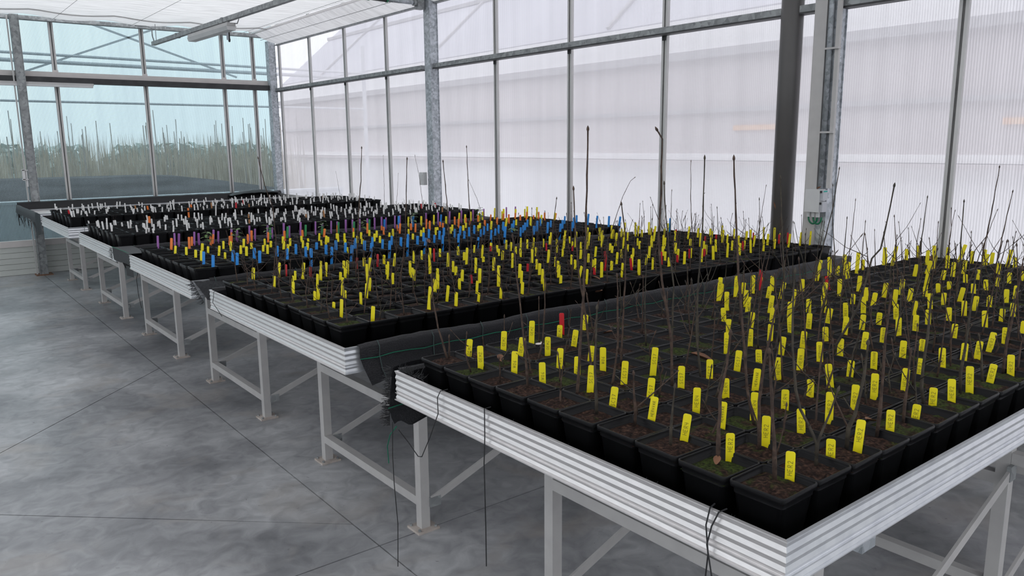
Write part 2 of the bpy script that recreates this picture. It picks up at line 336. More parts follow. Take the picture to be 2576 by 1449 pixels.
# steel columns of the side wall
def column(name, x0, y0, x1, y1, z1, label, m='galv', flange=True):
    t = thing(name, label, 'column', ((x0+x1)/2, (y0+y1)/2, 0), kind='structure')
    g = .008
    part('flange', MB().box(x0, y0, 0, x0+g, y1, z1), M[m], t)
    part('flange', MB().box(x1-g, y0, 0, x1, y1, z1), M[m], t)
    part('web', MB().box(x0+g, y1-.02, 0, x1-g, y1-.008, z1).box(x0+g, y0+.008, 0, x1-g, y0+.02, z1), M[m], t)
    b = part('base_plate', MB().box(x0-.05, y0-.05, .0, x1+.05 if x1 < 4.9 else x1, y1+.05, .012), M['rust'], t)
    return t
column('corner_column', 4.82, 12.2, 4.93, 12.33, 3.30, 'galvanised steel column in the corner where the two ribbed walls meet')
column('steel_column', 4.86, 7.62, 4.97, 7.74, 4.6, 'galvanised steel column carrying the screen motor shaft at its top')
c3 = column('steel_column', 4.875, 2.80, 4.99, 2.925, 4.6, 'galvanised steel column with the twin socket box mounted on it')
part('edge_strip', MB().box(4.857, 2.868, 0, 4.874, 2.955, 4.6), M['paint'], c3, label='grey painted channel along the column')
t = thing('drain_pipe', 'thick dark grey plastic downpipe standing against the ribbed wall', 'pipe', (4.922, 3.16, 0))
part('pipe', MB().tube([(4.922,3.16,0),(4.922,3.16,4.6)], .074, 24), M['pvc'], t, smooth=True)
part('coupling', MB().tube([(4.922,3.16,.30),(4.922,3.16,.42)], .082, 24), M['pvc'], t)
# grey cable duct, brackets and sockets on the third column
t = thing('cable_duct', 'pale grey upright cable duct clipped to the column above the socket box', 'conduit', (4.87, 2.795, 1.4))
part('duct', MB().box(4.852, 2.770, 1.39, 4.874, 2.797, 4.5), M['paint'], t)
part('pipe', MB().tube([(4.853,2.835,1.39),(4.853,2.835,4.5)], .017, 12), M['galv'], t, smooth=True)
for z in (2.28, 1.75, 2.9): part('clip', MB().box(4.835, 2.765, z, 4.87, 2.86, z+.012), M['paint'], t)
t = thing('socket_box', 'grey twin socket box with two hinged lids mounted on the galvanised column', 'socket', (4.82, 2.84, 1.235))
part('housing', MB().box(4.775, 2.795, 1.235, 4.845, 2.90, 1.385), M['white_box'], t)
for z in (1.237, 1.313):
    l = part('lid', MB().box(4.785, 2.775, z, 4.84, 2.796, z+.068), M['grey_lid'], t)
    part('hinge', MB().box(4.78, 2.783, z+.05, 4.786, 2.797, z+.064), M['black'], l)
part('logo_patch', MB().box(4.79, 2.774, 1.368, 4.835, 2.775, 1.377), M['teal'], t)
for y in (2.885, 2.85, 2.82): part('cable_gland', MB().tube([(4.81,y,1.235),(4.81,y,1.20)], .014, 10), M['white_box'], t)
for k, (ya, yb) in enumerate(((2.885, 2.82), (2.85, 2.79))):
    part('green_cable', MB().tube([(4.81, (ya+yb)/2 + (ya-yb)/2*math.cos(a), 1.20-.045*math.sin(a)) for a in [math.pi*i/10 for i in range(11)]], .006, 8), M['green_cable'], t, smooth=True)
single('sensor_box', MB().box(4.80, 7.745, 1.24, 4.85, 7.83, 1.385).box(4.795, 7.76, 1.30, 4.80, 7.81, 1.36), M['white_box'], (4.83, 7.79, 1.24), 'small grey box fixed to the column beside the far benches', 'sensor box')

# ------------------------------------------------------------------ end wall
wb = wall('wall_back', 'clear ribbed polycarbonate end wall with a field of canes showing through')
MX = [-5.9 + 1.13*0, -4.87, -3.74, -2.61, -1.48, -.36, .77, 1.90, 3.03, 4.16, 4.63, 4.98]
for a, b in zip(MX, MX[1:]):
    part('panel', MB().box(a+.012, YB, .47, b-.012, YB+.012, 2.66), M['pc_back'], wb)
    part('panel', MB().box(a+.012, YB, 2.70, b-.012, YB+.012, 4.6), M['pc_back'], wb)
for x in MX[1:-1]:
    mu = part('mullion', MB().box(x-.03, YB-.028, .47, x-.008, YB-.001, 4.6).box(x+.008, YB-.028, .47, x+.03, YB-.001, 4.6), M['mullion'], wb)
    part('gasket', MB().box(x-.008, YB-.02, .47, x+.008, YB-.002, 4.6), M['mullion_dark'], mu)
    part('joint_plate', MB().box(x-.035, YB-.034, 2.655, x+.035, YB-.029, 2.735), M['rail_white'], mu)
part('beam', MB().box(-6, YB-.09, 2.635, 4.82, YB-.03, 2.705), M['rail_white'], wb, label='cream aluminium rail')
part('beam', MB().box(-6, YB-.16, 2.56, 4.82, YB-.03, 2.633), M['dark_steel'], wb, label='dark steel beam')
part('beam', MB().box(-6, YB-.16, 3.35, 4.82, YB-.06, 3.40), M['galv_dark'], wb)
part('sill_trim', MB().box(-6, YB-.035, .385, 5, YB+.03, .468), M['rail_white'], wb)
for k in range(5): part('cladding_board', MB().box(-6, YB-.02, .004+k*.0765, 5, YB+.03, .0765+k*.0765), M['board'], wb)
t = column('steel_column', 1.42, 12.17, 1.52, 12.27, 3.40, 'weathered steel column on the end wall beyond the last bench', 'galv_dark')
part('lacing_strip', MB().box(1.385, 12.22, 0, 1.402, 12.26, 3.38), M['mullion'], t)
t = thing('switch_box', 'small pale switch box with a conduit on the end wall column', 'switch', (1.38, 12.15, 1.2))
part('housing', MB().box(1.345, 12.10, 1.28, 1.375, 12.14, 1.43), M['white_box'], t)
part('conduit', MB().tube([(1.393,12.13,1.20),(1.393,12.13,1.42)], .012, 10), M['white_box'], t)
part('strap', MB().box(1.34, 12.10, 1.29, 1.41, 12.15, 1.30).box(1.34, 12.10, 1.41, 1.41, 12.15, 1.42), M['white_box'], t)
t = thing('fluorescent_fixture', 'long fluorescent fixture fixed under the dark beam of the end wall', 'lamp', (.9, 12.2, 2.5))
part('housing', MB().box(-.6, 12.20, 2.53, 2.32, 12.25, 2.56), M['lamp_body'], t)
part('diffuser', MB().box(-.59, 12.19, 2.505, 2.31, 12.26, 2.53), M['lamp_glass'], t)
# ------------------------------------------------------------------ enclosing walls outside the frame
wl = wall('wall_left', 'ribbed polycarbonate wall on the aisle side of the greenhouse')
for k in range(15): part('panel', MB().box(-6.012, -4+k*1.1, .47, -6, -2.92+k*1.1, 4.6), M['pc_clear'], wl)
part('cladding_board', MB().box(-6.03, -4, 0, -5.99, 12.4, .46), M['board'], wl)
wf = wall('wall_front', 'ribbed polycarbonate wall at the near end of the greenhouse')
for k in range(10): part('panel', MB().box(-6+k*1.1, -4.012, .47, -4.92+k*1.1, -4, 4.6), M['pc_clear'], wf)
part('cladding_board', MB().box(-6, -4.03, 0, 5, -3.99, .46), M['board'], wf)
# ------------------------------------------------------------------ ceiling: shade screen
ce = wall('ceiling', 'white fabric shade screen stretched flat under the greenhouse roof'); ce['category'] = 'ceiling'
rows = []
ys = [-4 + 1.0*k for k in range(15)] + [11.2, 11.5, 11.75, 12.0, 12.15]
xs = [-6 + .12*k for k in range(89)]
for y in ys:
    r = []
    for x in xs:
        s = abs(math.sin(math.pi*(x+.3)/.95)); fold = max(0, (y-10.9)/1.25)
        r.append((min(x, 4.56), y, 3.415 - .012*s - fold*.03*s + .006*math.sin(3.1*y+2*x)))
    rows.append(r)
part('screen_cloth', MB().sheet(rows), M['cloth'], ce, smooth=True)
rows = [[(min(x, 4.56), 11.55 + .04*math.sin(math.pi*(x+.3)/.95)**2, 3.395 - .03*abs(math.sin(math.pi*(x+.3)/.95)) - dz) for x in xs] for dz in (0, .018)]
part('screen_hem', MB().sheet(rows), M['lamp_body'], ce, smooth=True)
rows = [[(4.58 + (4.955-4.58)*u, y, 3.40 - .155*u - .02*math.sin(math.pi*u) + .006*math.sin(7*y+5*u)) for u in (0, .2, .4, .6, .8, 1)] for y in [-4 + .3*k for k in range(54)] + [12.15]]
part('screen_flap', MB().sheet(rows), M['cloth'], ce, smooth=True)
part('screen_bar', MB().box(4.555, -4, 3.378, 4.585, 12.2, 3.402), M['alu'], ce)
for x in (-4.9, -3.9, -2.9, -1.9, -.95, 0, .95, 1.9, 2.85, 3.8, 4.35): part('support_wire', MB().tube([(x,-4,3.36),(x,12.2,3.36)], .0022, 5), M['galv_dark'], ce)
for x in (4.70,): part('support_wire', MB().tube([(x,-4,3.30),(x,12.2,3.30)], .003, 5), M['galv_dark'], ce)
# lamp rail, lamp, clamp, motor shaft
A, B = Vector((3.105, 12.07, 3.13)), Vector((3.29, 7.78, 3.13)); D = (B-A).normalized()
def along(s, dz=0, dx=0): p = A + D*s; return (p.x+dx, p.y, p.z+dz)
t = thing('lamp_rail', 'grey steel tube hanging under the white screen and carrying the fluorescent lamp', 'rail', along(0))
part('tube', MB().bar(along(0), along(15.5), .05, .05), M['galv_dark'], t)
for s in (1.0, 2.6, 5.2, 8): part('sleeve', MB().bar(along(s), along(s+.06), .058, .058), M['galv_dark'], t)
part('hanger', MB().tube([along(.06), along(.06, .10, -.02), along(.06, .2, -.02), along(.02, .225, -.08), along(0, .225, -.22)], .008, 8), M['galv_dark'], t)
part('hanger', MB().tube([along(.15), along(.15, .28)], .004, 6), M['galv_dark'], t)
for s in (4, 9): part('hanger', MB().tube([along(s), along(s, .28)], .005, 6), M['galv_dark'], t)
t = thing('fluorescent_lamp', 'grey fluorescent batten lamp hanging below the steel tube near the end wall', 'lamp', along(2.0, -.09))
lamp0, lamp1 = 1.55, 2.85
part('housing', MB().bar(along(lamp0, -.065), along(lamp1, -.065), .10, .035), M['lamp_body'], t)
L0, L1 = Vector(along(lamp0, -.085)), Vector(along(lamp1, -.085)); side = Vector((-D.y, D.x, 0)).normalized(); mb = MB()
for e in (L0, L1): mb.v += [tuple(e+side*.06), tuple(e+side*.045+Vector((0,0,-.045))), tuple(e-side*.045+Vector((0,0,-.045))), tuple(e-side*.06)]
mb.f = [(0,1,5,4),(1,2,6,5),(2,3,7,6),(3,0,4,7),(3,2,1,0),(4,5,6,7)]
part('diffuser', mb, M['lamp_glass'], t)
for s in (lamp0+.1, lamp1-.1): part('clip', MB().bar(along(s, -.05), along(s+.02, -.05), .03, .05), M['galv_dark'], t)
part('cable', MB().tube([along(lamp1-.05, -.05, .03), along(lamp1+.05, -.06, .05), along(lamp1+.1, -.02, .05), along(lamp1+.06, .02, .03)], .006, 8), M['galv_dark'], t)
t = thing('screen_clamp', 'small dark pulley clamp hanging from the screen edge at the end wall', 'clamp', (4.17, 12.1, 3.24))
part('plate', MB().box(4.155, 12.09, 3.26, 4.18, 12.11, 3.385), M['galv'], t)
part('wheel', MB().tube([(4.182,12.1,3.26),(4.197,12.1,3.26)], .03, 14).box(4.182, 12.08, 3.26, 4.197, 12.12, 3.37), M['black'], t)
t = thing('motor_shaft', 'galvanised tube with a black motor housing running from the column under the screen', 'shaft', (4.4, 7.8, 3.23))
part('tube', MB().tube([(4.84,7.72,3.235),(4.40,7.72,3.235)], .024, 14), M['galv'], t, smooth=True)
part('motor_housing', MB().tube([(4.40,7.72,3.235),(3.95,7.72,3.245)], .030, 14), M['black'], t, smooth=True)
part('collar', MB().tube([(4.72,7.72,3.235),(4.76,7.72,3.235)], .035, 14).box(4.76, 7.68, 3.17, 4.84, 7.76, 3.30), M['galv_dark'], t)
for x in (4.40, 4.18): part('band', MB().tube([(x,7.72,3.235),(x-.02,7.72,3.235)], .033, 12), M['green_cable'], t)

# ------------------------------------------------------------------ benches
LEGX = (1.692, 2.925, 4.12)
RAIL_TOP = .955
def rail_profile(u, s):
    """ribbed aluminium edge: outer face at u, outward direction s; (u, z) closed loop"""
    z = RAIL_TOP; o = [(u - s*.0075, z), (u + s*.001, z), (u + s*.001, z-.003)]
    p = .0103; d = .0030
    zz = z-.003
    o.append((u, zz))
    for k in range(3):
        o += [(u - s*d, zz-p), (u, zz-p*2.0)]; zz -= 2*p
    o += [(u - s*d, zz-.0085), (u - s*.002, z-.0745), (u + s*.0015, z-.0755), (u + s*.0015, z-.0770), (u - s*.001, z-.0775)]
    o += [(u - s*d, z-.084), (u, z-.0925), (u - s*.002, z-.0965), (u + s*.003, z-.0985), (u + s*.003, z-.1015), (u - s*.0075, z-.1015)]
    return o
def mitred(prof, axis, a, b_, u0, s):
    n = len(prof); mb = MB()
    for t, g in ((a, 1), (b_, -1)):
        for u, z in prof:
            q = t + g*(-s*(u-u0)); mb.v.append((q, u, z) if axis == 'x' else (u, q, z))
    for j in range(n):
        j2 = (j+1) % n; mb.f.append((j, j2, n+j2, n+j))
    mb.f.append(tuple(reversed(range(n)))); mb.f.append(tuple(n+j for j in range(n))); return mb
def bench(k, y0, y1, x1, legs, label):
    t = thing('growing_bench', label, 'bench', (1.245, (y0+y1)/2, 0))
    part('end_rail', mitred(rail_profile(1.245, -1), 'y', y0, y1, 1.245, -1), M['alu'], t)
    part('end_rail', mitred(rail_profile(x1, 1), 'y', y0, y1, x1, 1), M['alu'], t)
    part('side_rail', mitred(rail_profile(y0, -1), 'x', 1.245, x1, y0, -1), M['alu_side'], t)
    part('side_rail', mitred(rail_profile(y1, 1), 'x', 1.245, x1, y1, 1), M['alu_side'], t)
    part('tray', MB().box(1.2525, y0+.0075, .868, x1-.0075, y1-.0075, .876), M['galv_dark'], t)
    if k == 6: part('bed_sheet', MB().box(1.27, y0+.03, .877, x1-.03, y1-.03, .881), M['rail_white'], t)
    part('rolling_tube', MB().tube([(1.5,legs[0],.83),(x1-.2,legs[0],.83)], .024, 12), M['galv'], t, smooth=True)
    part('rolling_tube', MB().tube([(1.5,legs[1],.83),(x1-.2,legs[1],.83)], .024, 12), M['galv'], t, smooth=True)
    for x in LEGX:
        for y in legs:
            l = part('leg', MB().box(x-.022, y-.022, .010, x+.022, y+.022, .80), M['paint'], t)
            mb = MB(); mb.box(x-.055, y-.05, 0, x+.055, y+.05, .010); part('foot_plate', mb, M['plate'], l)
            for bx, by in ((-.042,-.037),(.042,-.037),(-.042,.037),(.042,.037)): part('bolt', MB().tube([(x+bx,y+by,.010),(x+bx,y+by,.019)], .007, 6), M['galv_dark'], l)
        a, b = min(legs)+.022, max(legs)-.022
        part('cross_beam', MB().box(x-.022, a, .112, x+.018, b, .152), M['paint'], t)
        part('cross_beam', MB().box(x-.022, a, .515, x+.018, b, .556), M['paint'], t)
        part('top_beam', MB().box(x-.03, y0+.06, .756, x+.03, y1-.06, .806), M['galv'], t)
    for y in legs:
        for xa, xb in zip(LEGX, LEGX[1:]):
            part('brace', MB().bar((xa+.03, y-.028, .135), (xb-.02, y-.028, .575), .010, .034), M['paint'], t)
            part('brace_lug', MB().box(xa+.02, y-.034, .105, xa+.075, y-.0225, .150), M['galv_dark'], t)
            part('brace_lug', MB().box(xb-.05, y-.036, .545, xb+.0, y-.0225, .60), M['galv_dark'], t)
    return t
X1 = 4.838
BEN = {1:(.75, 2.225, (.95, 1.93)), 2:(2.60, 4.18, (2.815, 3.805)), 3:(4.52, 5.96, (4.69, 5.70)), 4:(6.41, 7.85, (6.56, 7.59)), 5:(8.38, 10.06, (8.48, 9.51)), 6:(10.42, 12.15, (10.55, 11.47))}
BLAB = {1:'nearest aluminium growing bench, its ribbed side rail bare towards the camera', 2:'second aluminium bench, black fabric hanging over its side', 3:'third aluminium bench, holding the blue, orange and purple tags',
 4:'fourth aluminium bench, first of the two holding white tags', 5:'fifth aluminium bench, white tags, next to the empty one', 6:'empty last aluminium bench standing along the end wall'}
BT = {}
for k, (a, b, lg) in BEN.items(): BT[k] = bench(k, a, b, X1, lg, BLAB[k])
part('tie_beam', MB().box(LEGX[1]-.02, .30, .60, LEGX[1]+.02, .927, .64), M['paint'], BT[1])

# ------------------------------------------------------------------ black woven ground cover on the benches
rnd = random.Random(5)
def wob(a, s=1.): return s*(rnd.random()-.5)*2*a
ORD = ['', 'nearest', 'second', 'third', 'fourth', 'fifth', 'last']
FAB = {}
def lining(k, side_drop):
    y0, y1, _ = BEN[k]
    t = thing('ground_cover', 'black woven fabric lining the %s bench under its pots' % ORD[k], 'fabric', (1.27, (y0+y1)/2, .877)); FAB[k] = t
    part('base_sheet', MB().box(1.256, y0+.012, .8765, X1-.012, y1-.012, .8795), M['fabric'], t)
    n = 60
    def strip(yin, s, top, x_from):
        rows = []
        xs = [x_from + (X1-.02-x_from)*i/n for i in range(n+1)]
        for i, x in enumerate(xs):
            w1, w2 = wob(.004), wob(.004)
            rows.append([(x, yin + s*.012, .879), (x, yin + s*.006 + w1*.3, .92), (x, yin + s*.004, top + w1), ])
        return MB().sheet(rows)
    part('inner_edge', strip(y0+.009, 1, .940, 1.262), M['fabric'], t, smooth=True)
    part('inner_edge', strip(y1-.009, -1, .944, 1.262), M['fabric'], t, smooth=True)
    rows = [[(1.262, y0+.012+(y1-y0-.024)*i/40, .879), (1.258, y0+.012+(y1-y0-.024)*i/40, .92), (1.2555+wob(.001), y0+.012+(y1-y0-.024)*i/40, .940+wob(.006))] for i in range(41)]
    part('folded_edge', MB().sheet([[(1.26+(X1-1.26)*i/50, y1-.012, .93), (1.26+(X1-1.26)*i/50, y1-.008, .959+wob(.002)), (1.26+(X1-1.26)*i/50, y1+.005, .960+wob(.002)), (1.26+(X1-1.26)*i/50, y1+.008+wob(.002), .925+wob(.01))] for i in range(51)]), M['fabric'], t, smooth=True)
    part('end_edge', MB().sheet(rows), M['fabric'], t, smooth=True)
    if side_drop:
        rows = []; m = 90
        for i in range(m+1):
            x = side_drop + (X1+.01-side_drop)*i/m
            z1 = .957 + .004*math.sin(9*x) + wob(.002); flare = max(0, 1-(x-1.3)/.28)
            zb = .842 - .036*flare + wob(.003) + .004*math.sin(5*x)
            rows.append([(x, y0+.010, z1-.02), (x, y0+.006, z1+.006), (x, y0-.010, z1+.006), (x, y0-.017+wob(.001), z1-.008), (x, y0-.015+wob(.002), .91), (x+.01*flare, y0-.016-.012*flare+wob(.003), .87), (x+.03*flare, y0-.018-.03*flare+wob(.004), zb)])
        part('draped_edge', MB().sheet(rows), M['fabric'], t, smooth=True)
        part('green_thread', MB().tube([(side_drop+(X1-side_drop)*i/50, y0-.0195+wob(.0008), .908+.004*math.sin(4.3*i)) for i in range(51)], .0016, 5), M['green_thread'], t)
        for i in range(13):
            x = 1.379 + .2435*i; fl = .012 if i == 0 else 0
            part('cross_thread', MB().tube([(x, y0-.008, .968), (x+.003, y0-.0205, .945), (x+.002, y0-.0195, .91), (x+.004, y0-.021-fl, .86), (x+.012*(i==0)+.004, y0-.026-2*fl, .838-.02*(i==0))], .0018, 5), M['dull_thread'], t)
    return t
for k, d in ((1, None), (2, 1.30), (3, 1.35), (4, 1.262), (5, 1.5)): lining(k, d)
def fringe_mb(p0, p1, n, ln, dr, r=.0012, sp=.5):
    mb = MB(); p0 = Vector(p0); p1 = Vector(p1); d = Vector(dr)
    for i in range(n):
        b = p0 + (p1-p0)*(i/(n-1)); q = d*ln*(.6+.6*rnd.random()) + Vector((wob(ln*sp), wob(ln*sp), wob(ln*sp)))
        mb.tube([b, b+q*.5+Vector((wob(.003), wob(.003), wob(.003))), b+q], [r, r, r*.6], 4)
    return mb
# torn corner of the lining that hangs down at the far side of the nearest bench
t = FAB[1]; y = 2.243
rows = []
for i, z in enumerate((.962, .93, .89, .85, .81, .775, .75)):
    xe = (1.60, 1.60, 1.58, 1.55, 1.50, 1.42, 1.33)[i]; xa = (1.252, 1.245, 1.243, 1.242, 1.243, 1.25, 1.262)[i]
    rows.append([(xa + (xe-xa)*j/6, y + .006*i*(1-j/6)*(1 if i < 5 else .8) + wob(.003), z + .01*math.sin(j)) for j in range(7)])
part('torn_corner', MB().sheet(rows), M['fabric'], t, smooth=True)
part('frayed_fringe', fringe_mb((1.243, y+.004, .962), (1.244, y+.03, .75), 150, .024, (-.6, .8, -.1)), M['fringe'], t, kind='stuff')
part('frayed_fringe', fringe_mb((1.25, 2.20, .962), (1.262, 2.08, .955), 40, .02, (.5, -.2, .6), sp=.9), M['fringe'], t, kind='stuff')
part('frayed_fringe', fringe_mb((1.257, .80, .940), (1.257, 2.0, .940), 160, .010, (.3, 0, .9), .0007), M['fringe'], t, kind='stuff')
part('green_thread', MB().tube([(1.235, 2.262, .815), (1.27, 2.252, .822), (1.32, 2.25, .825)], .0016, 5), M['green_thread'], t)
# loose flap between the second and third bench
t = FAB[3]
rows = [[(1.26 + .10*j/4 + .012*i, 4.50 - .005*i + wob(.003), .957 - .02*j/4*.6 - .022*i + wob(.003)) for j in range(9)] for i in range(6)]
part('torn_corner', MB().sheet(rows), M['fabric_grey'], t, smooth=True)
part('frayed_fringe', fringe_mb((1.252, 4.50, .955), (1.30, 4.475, .835), 46, .03, (-.9, .2, -.35), .0014), M['fabric_grey'], t, kind='stuff')
# grey sheet spanning from the fourth to the third bench, and its black lower fold
t = FAB[4]
rows = []
for i in range(9):
    u = i/8; yy = 6.44 - .50*u
    rows.append([(1.236 + .02*u, yy, .962 - .004*u), (1.236+.02*u, yy-.02*u, .925), (1.238+.02*u, yy-.03*u, .885 - .012*math.sin(math.pi*u)), (1.24+.02*u, yy-.02*u, .868+wob(.004))])
part('spanning_sheet', MB().sheet(rows), M['fabric_grey'], t, smooth=True)
rows = [[(1.236 + .12*j/4, 6.44-.02*j - .5*u, .962+.002*j) for j in range(5)] for u in [i/8 for i in range(9)]]
part('spanning_sheet', MB().sheet(rows), M['fabric_grey'], t, smooth=True)
part('frayed_fringe', fringe_mb((1.232, 6.44, .958), (1.232, 6.45, .87), 30, .025, (-.4, .9, 0), .0014), M['fabric_grey'], t, kind='stuff')
rows = [[(1.248+.004*j, 6.10-.035*j, .86 + .0*i - .018*i) for j in range(5)] for i in range(5)]
part('lower_fold', MB().sheet(rows), M['fabric'], t)
part('green_thread', MB().tube([(1.234, 6.44, .966), (1.238, 6.2, .967), (1.25, 5.97, .962)], .002, 5), M['green_thread'], t)
# black cloth over the end of the fifth bench and the covered end of the last one
t = FAB[5]
rows = []
for i in range(8):
    u = i/7; rows.append([(1.236 + .01*math.sin(4*j+u), 10.02 + .36*j + .10*u*(1-j) + .05*u*j, .975 - .235*u*(.95+.25*j) + .02*math.sin(3*u)) for j in (0, .2, .4, .6, .8, 1)])
part('hanging_cloth', MB().sheet(rows), M['fabric'], t, smooth=True)
t = thing('ground_cover', 'black fabric folded over the end and back edge of the empty last bench', 'fabric', (1.25, 11.3, .95)); FAB[6] = t
rows = [[(1.275, 10.42+1.73*i/14, .93), (1.262, 10.42+1.73*i/14, .966+wob(.003)), (1.236, 10.42+1.73*i/14, .966), (1.228, 10.42+1.73*i/14+wob(.01), .91), (1.226+wob(.004), 10.42+1.73*i/14, .862+wob(.012))] for i in range(15)]
part('draped_edge', MB().sheet(rows), M['fabric_grey'], t, smooth=True)
rows = [[(1.25+3.6*i/40, 12.10, .90), (1.25+3.6*i/40, 12.12, .99+wob(.006)), (1.25+3.6*i/40, 12.16, 1.0+wob(.004)), (1.25+3.6*i/40, 12.19, .93)] for i in range(41)]
part('back_edge', MB().sheet(rows), M['fabric'], t, smooth=True)
part('heaped_fold', MB().sheet([[(4.0+.8*i/16, 11.9+.25*j/5, .965+.075*math.sin(math.pi*i/16)**.6*math.sin(math.pi*(j+1)/7)+wob(.004)) for j in range(6)] for i in range(17)]), M['fabric'], t, smooth=True)
part('frayed_fringe', fringe_mb((1.226, 10.5, .86), (1.226, 12.1, .86), 34, .12, (0, .1, -1), .0016, .35), M['fringe'], t, kind='stuff')
single('hanging_strip', MB().box(1.24, 12.06, .80, 1.26, 12.075, .86).box(1.235, 12.06, .70, 1.245, 12.07, .80), M['fabric'], (1.25, 12.06, .7), 'thin black strip of fabric hanging off the empty last bench', 'fabric strip')
# loose strings
STR = [('black string looped over the end rail of the nearest bench beside its middle leg', 'fringe', [(1.262,1.71,.962),(1.24,1.71,.962),(1.236,1.705,.88),(1.232,1.705,.80),(1.238,1.71,.60),(1.24,1.713,.474)], .0018),
 ('black string hanging in a loop near the bare corner of the nearest bench', 'fringe', [(1.262,.93,.96),(1.24,.925,.96),(1.234,.929,.922),(1.234,.921,.86),(1.237,.928,.80),(1.238,.926,.66)], .0018),
 ('second black string beside the loop near the bare bench corner', 'fringe', [(1.262,.90,.96),(1.24,.903,.959),(1.234,.915,.925),(1.234,.925,.88),(1.235,.905,.79),(1.236,.908,.66)], .0018),
 ('thin dark thread lying slack over the ribbed end rail near the frayed corner', 'fringe', [(1.262,1.93,.96),(1.238,1.935,.958),(1.234,1.947,.934),(1.234,1.945,.884),(1.236,2.0,.79),(1.24,2.06,.704),(1.25,2.10,.69),(1.25,2.16,.72),(1.245,2.215,.75)], .0016),
 ('long black thread hanging from the frayed corner almost to the floor', 'fringe', [(1.24,2.245,.77),(1.238,2.25,.65),(1.238,2.247,.55),(1.24,2.235,.40),(1.238,2.238,.30),(1.238,2.243,.235)], .0016),
 ('pale green thread curling down from the frayed fabric corner', 'green_thread', [(1.25,2.235,.755),(1.238,2.262,.72),(1.238,2.285,.67),(1.238,2.279,.61)], .002),
 ('short black string zigzagging down the rail corner of the second bench', 'fringe', [(1.262,4.08,.96),(1.238,4.085,.958),(1.234,4.08,.93),(1.234,4.10,.90),(1.236,4.03,.87),(1.238,3.98,.845)], .0016),
 ('dark string hanging under the rail corner of the third bench', 'fringe', [(1.26,5.80,.86),(1.245,5.80,.80),(1.245,5.79,.70),(1.25,5.76,.60)], .0022)]
for lab, m, pts, r in STR: single('loose_string', MB().tube(pts, r, 5), M[m], pts[0], lab, 'string', 'loose strings hanging from the bench edges')

# ------------------------------------------------------------------ pots, soil, stems
SOIL = 1.006
GRID = {1:(1.285,.131,27,.783,.1345,10),2:(1.285,.131,27,2.70,.1385,10),3:(1.29,.14,25,4.58,.16,8),4:(1.30,.122,28,6.50,.186,7),5:(1.30,.122,28,8.55,.22,6)}
def rings(levels, n_corner):
    """rounded-square rings (half width, corner radius, z)"""
    out = []
    for hw, rc, z in levels:
        r = []
        for cx, cy, a0 in ((1,1,0),(-1,1,90),(-1,-1,180),(1,-1,270)):
            for k in range(n_corner):
                a = math.radians(a0 + 90*k/(n_corner-1)); r.append((cx*(hw-rc)+rc*math.cos(a), cy*(hw-rc)+rc*math.sin(a), z))
        out.append(r)
    return out
def pot_mb(hw, depth, nc, simple=False, dx=0, dy=0, zt=1.02):
    zb = zt - depth
    lev = [(hw*.70,.012,zb),(hw*.905,.011,zt-.014),(hw*.985,.009,zt-.013),(hw,.009,zt-.003),(hw*.985,.009,zt),(hw*.955,.008,zt),(hw*.942,.008,zt-.003),(hw*.938,.008,zt-.010),(hw*.912,.008,zt-.0105),(hw*.895,.008,zt-.026)]
    if simple: lev = [lev[0], lev[1], lev[2], lev[4], lev[5], lev[8]]
    R = rings(lev, nc); n = 4*nc; mb = MB()
    for r in R: mb.v += [(x+dx, y+dy, z) for x, y, z in r]
    for i in range(len(R)-1):
        for j in range(n): j2 = (j+1) % n; mb.f.append((i*n+j, i*n+j2, (i+1)*n+j2, (i+1)*n+j))
    mb.f.append(tuple(reversed(range(n)))); return mb
def soil_mb(hw, g, amp, dx=0, dy=0, z=SOIL, rr=None):
    rr = rr or rnd; mb = MB(); lev = rr.uniform(-.006, .003)
    for i in range(g+1):
        for j in range(g+1):
            u, v = 2*i/g-1, 2*j/g-1
            edge = i in (0, g) or j in (0, g)
            mb.v.append((dx+u*hw, dy+v*hw, z+lev+(0 if edge else rr.uniform(-amp, amp)+.004*max(0, 1-math.hypot(u, v)))-(.004 if edge else 0)))
    for i in range(g):
        for j in range(g): b = i*(g+1)+j; mb.f.append((b, b+g+1, b+g+2, b+1))
    return mb
def bud_tube(mb, pts, r, n=5, bud=True):
    P = [Vector(p) for p in pts]; Q = [P[0]]
    for a, b in zip(P, P[1:]):
        L = (b-a).length; k = max(1, int(L/.035))
        for i in range(1, k+1): Q.append(a.lerp(b, i/k))
    m = len(Q); rad = []; wv = random.Random(int(P[0].x*1e4) + m)
    for i in range(m):
        f = i/(m-1) if m > 1 else 0
        rad.append(r*(1-.55*f)*(1.22 if i % 3 == 1 else 1.0)); 
        if 0 < i < m-1: Q[i] = Q[i] + Vector((wv.uniform(-.0012,.0012), wv.uniform(-.0012,.0012), 0))
    if bud and m > 2:
        d = (Q[-1]-Q[-2]).normalized(); e = Q[-1]
        Q += [e+d*.004, e+d*.009, e+d*.015]; rad += [r*.95, r*.8, r*.12]
    mb.tube(Q, rad, n)
    for i in range(2, m-1, 3):
        s = Vector((wv.uniform(-1,1), wv.uniform(-1,1), .9)).normalized(); mb.tube([Q[i], Q[i]+s*.006], [rad[i]*.8, rad[i]*.2], 4, cap=False)
    return mb
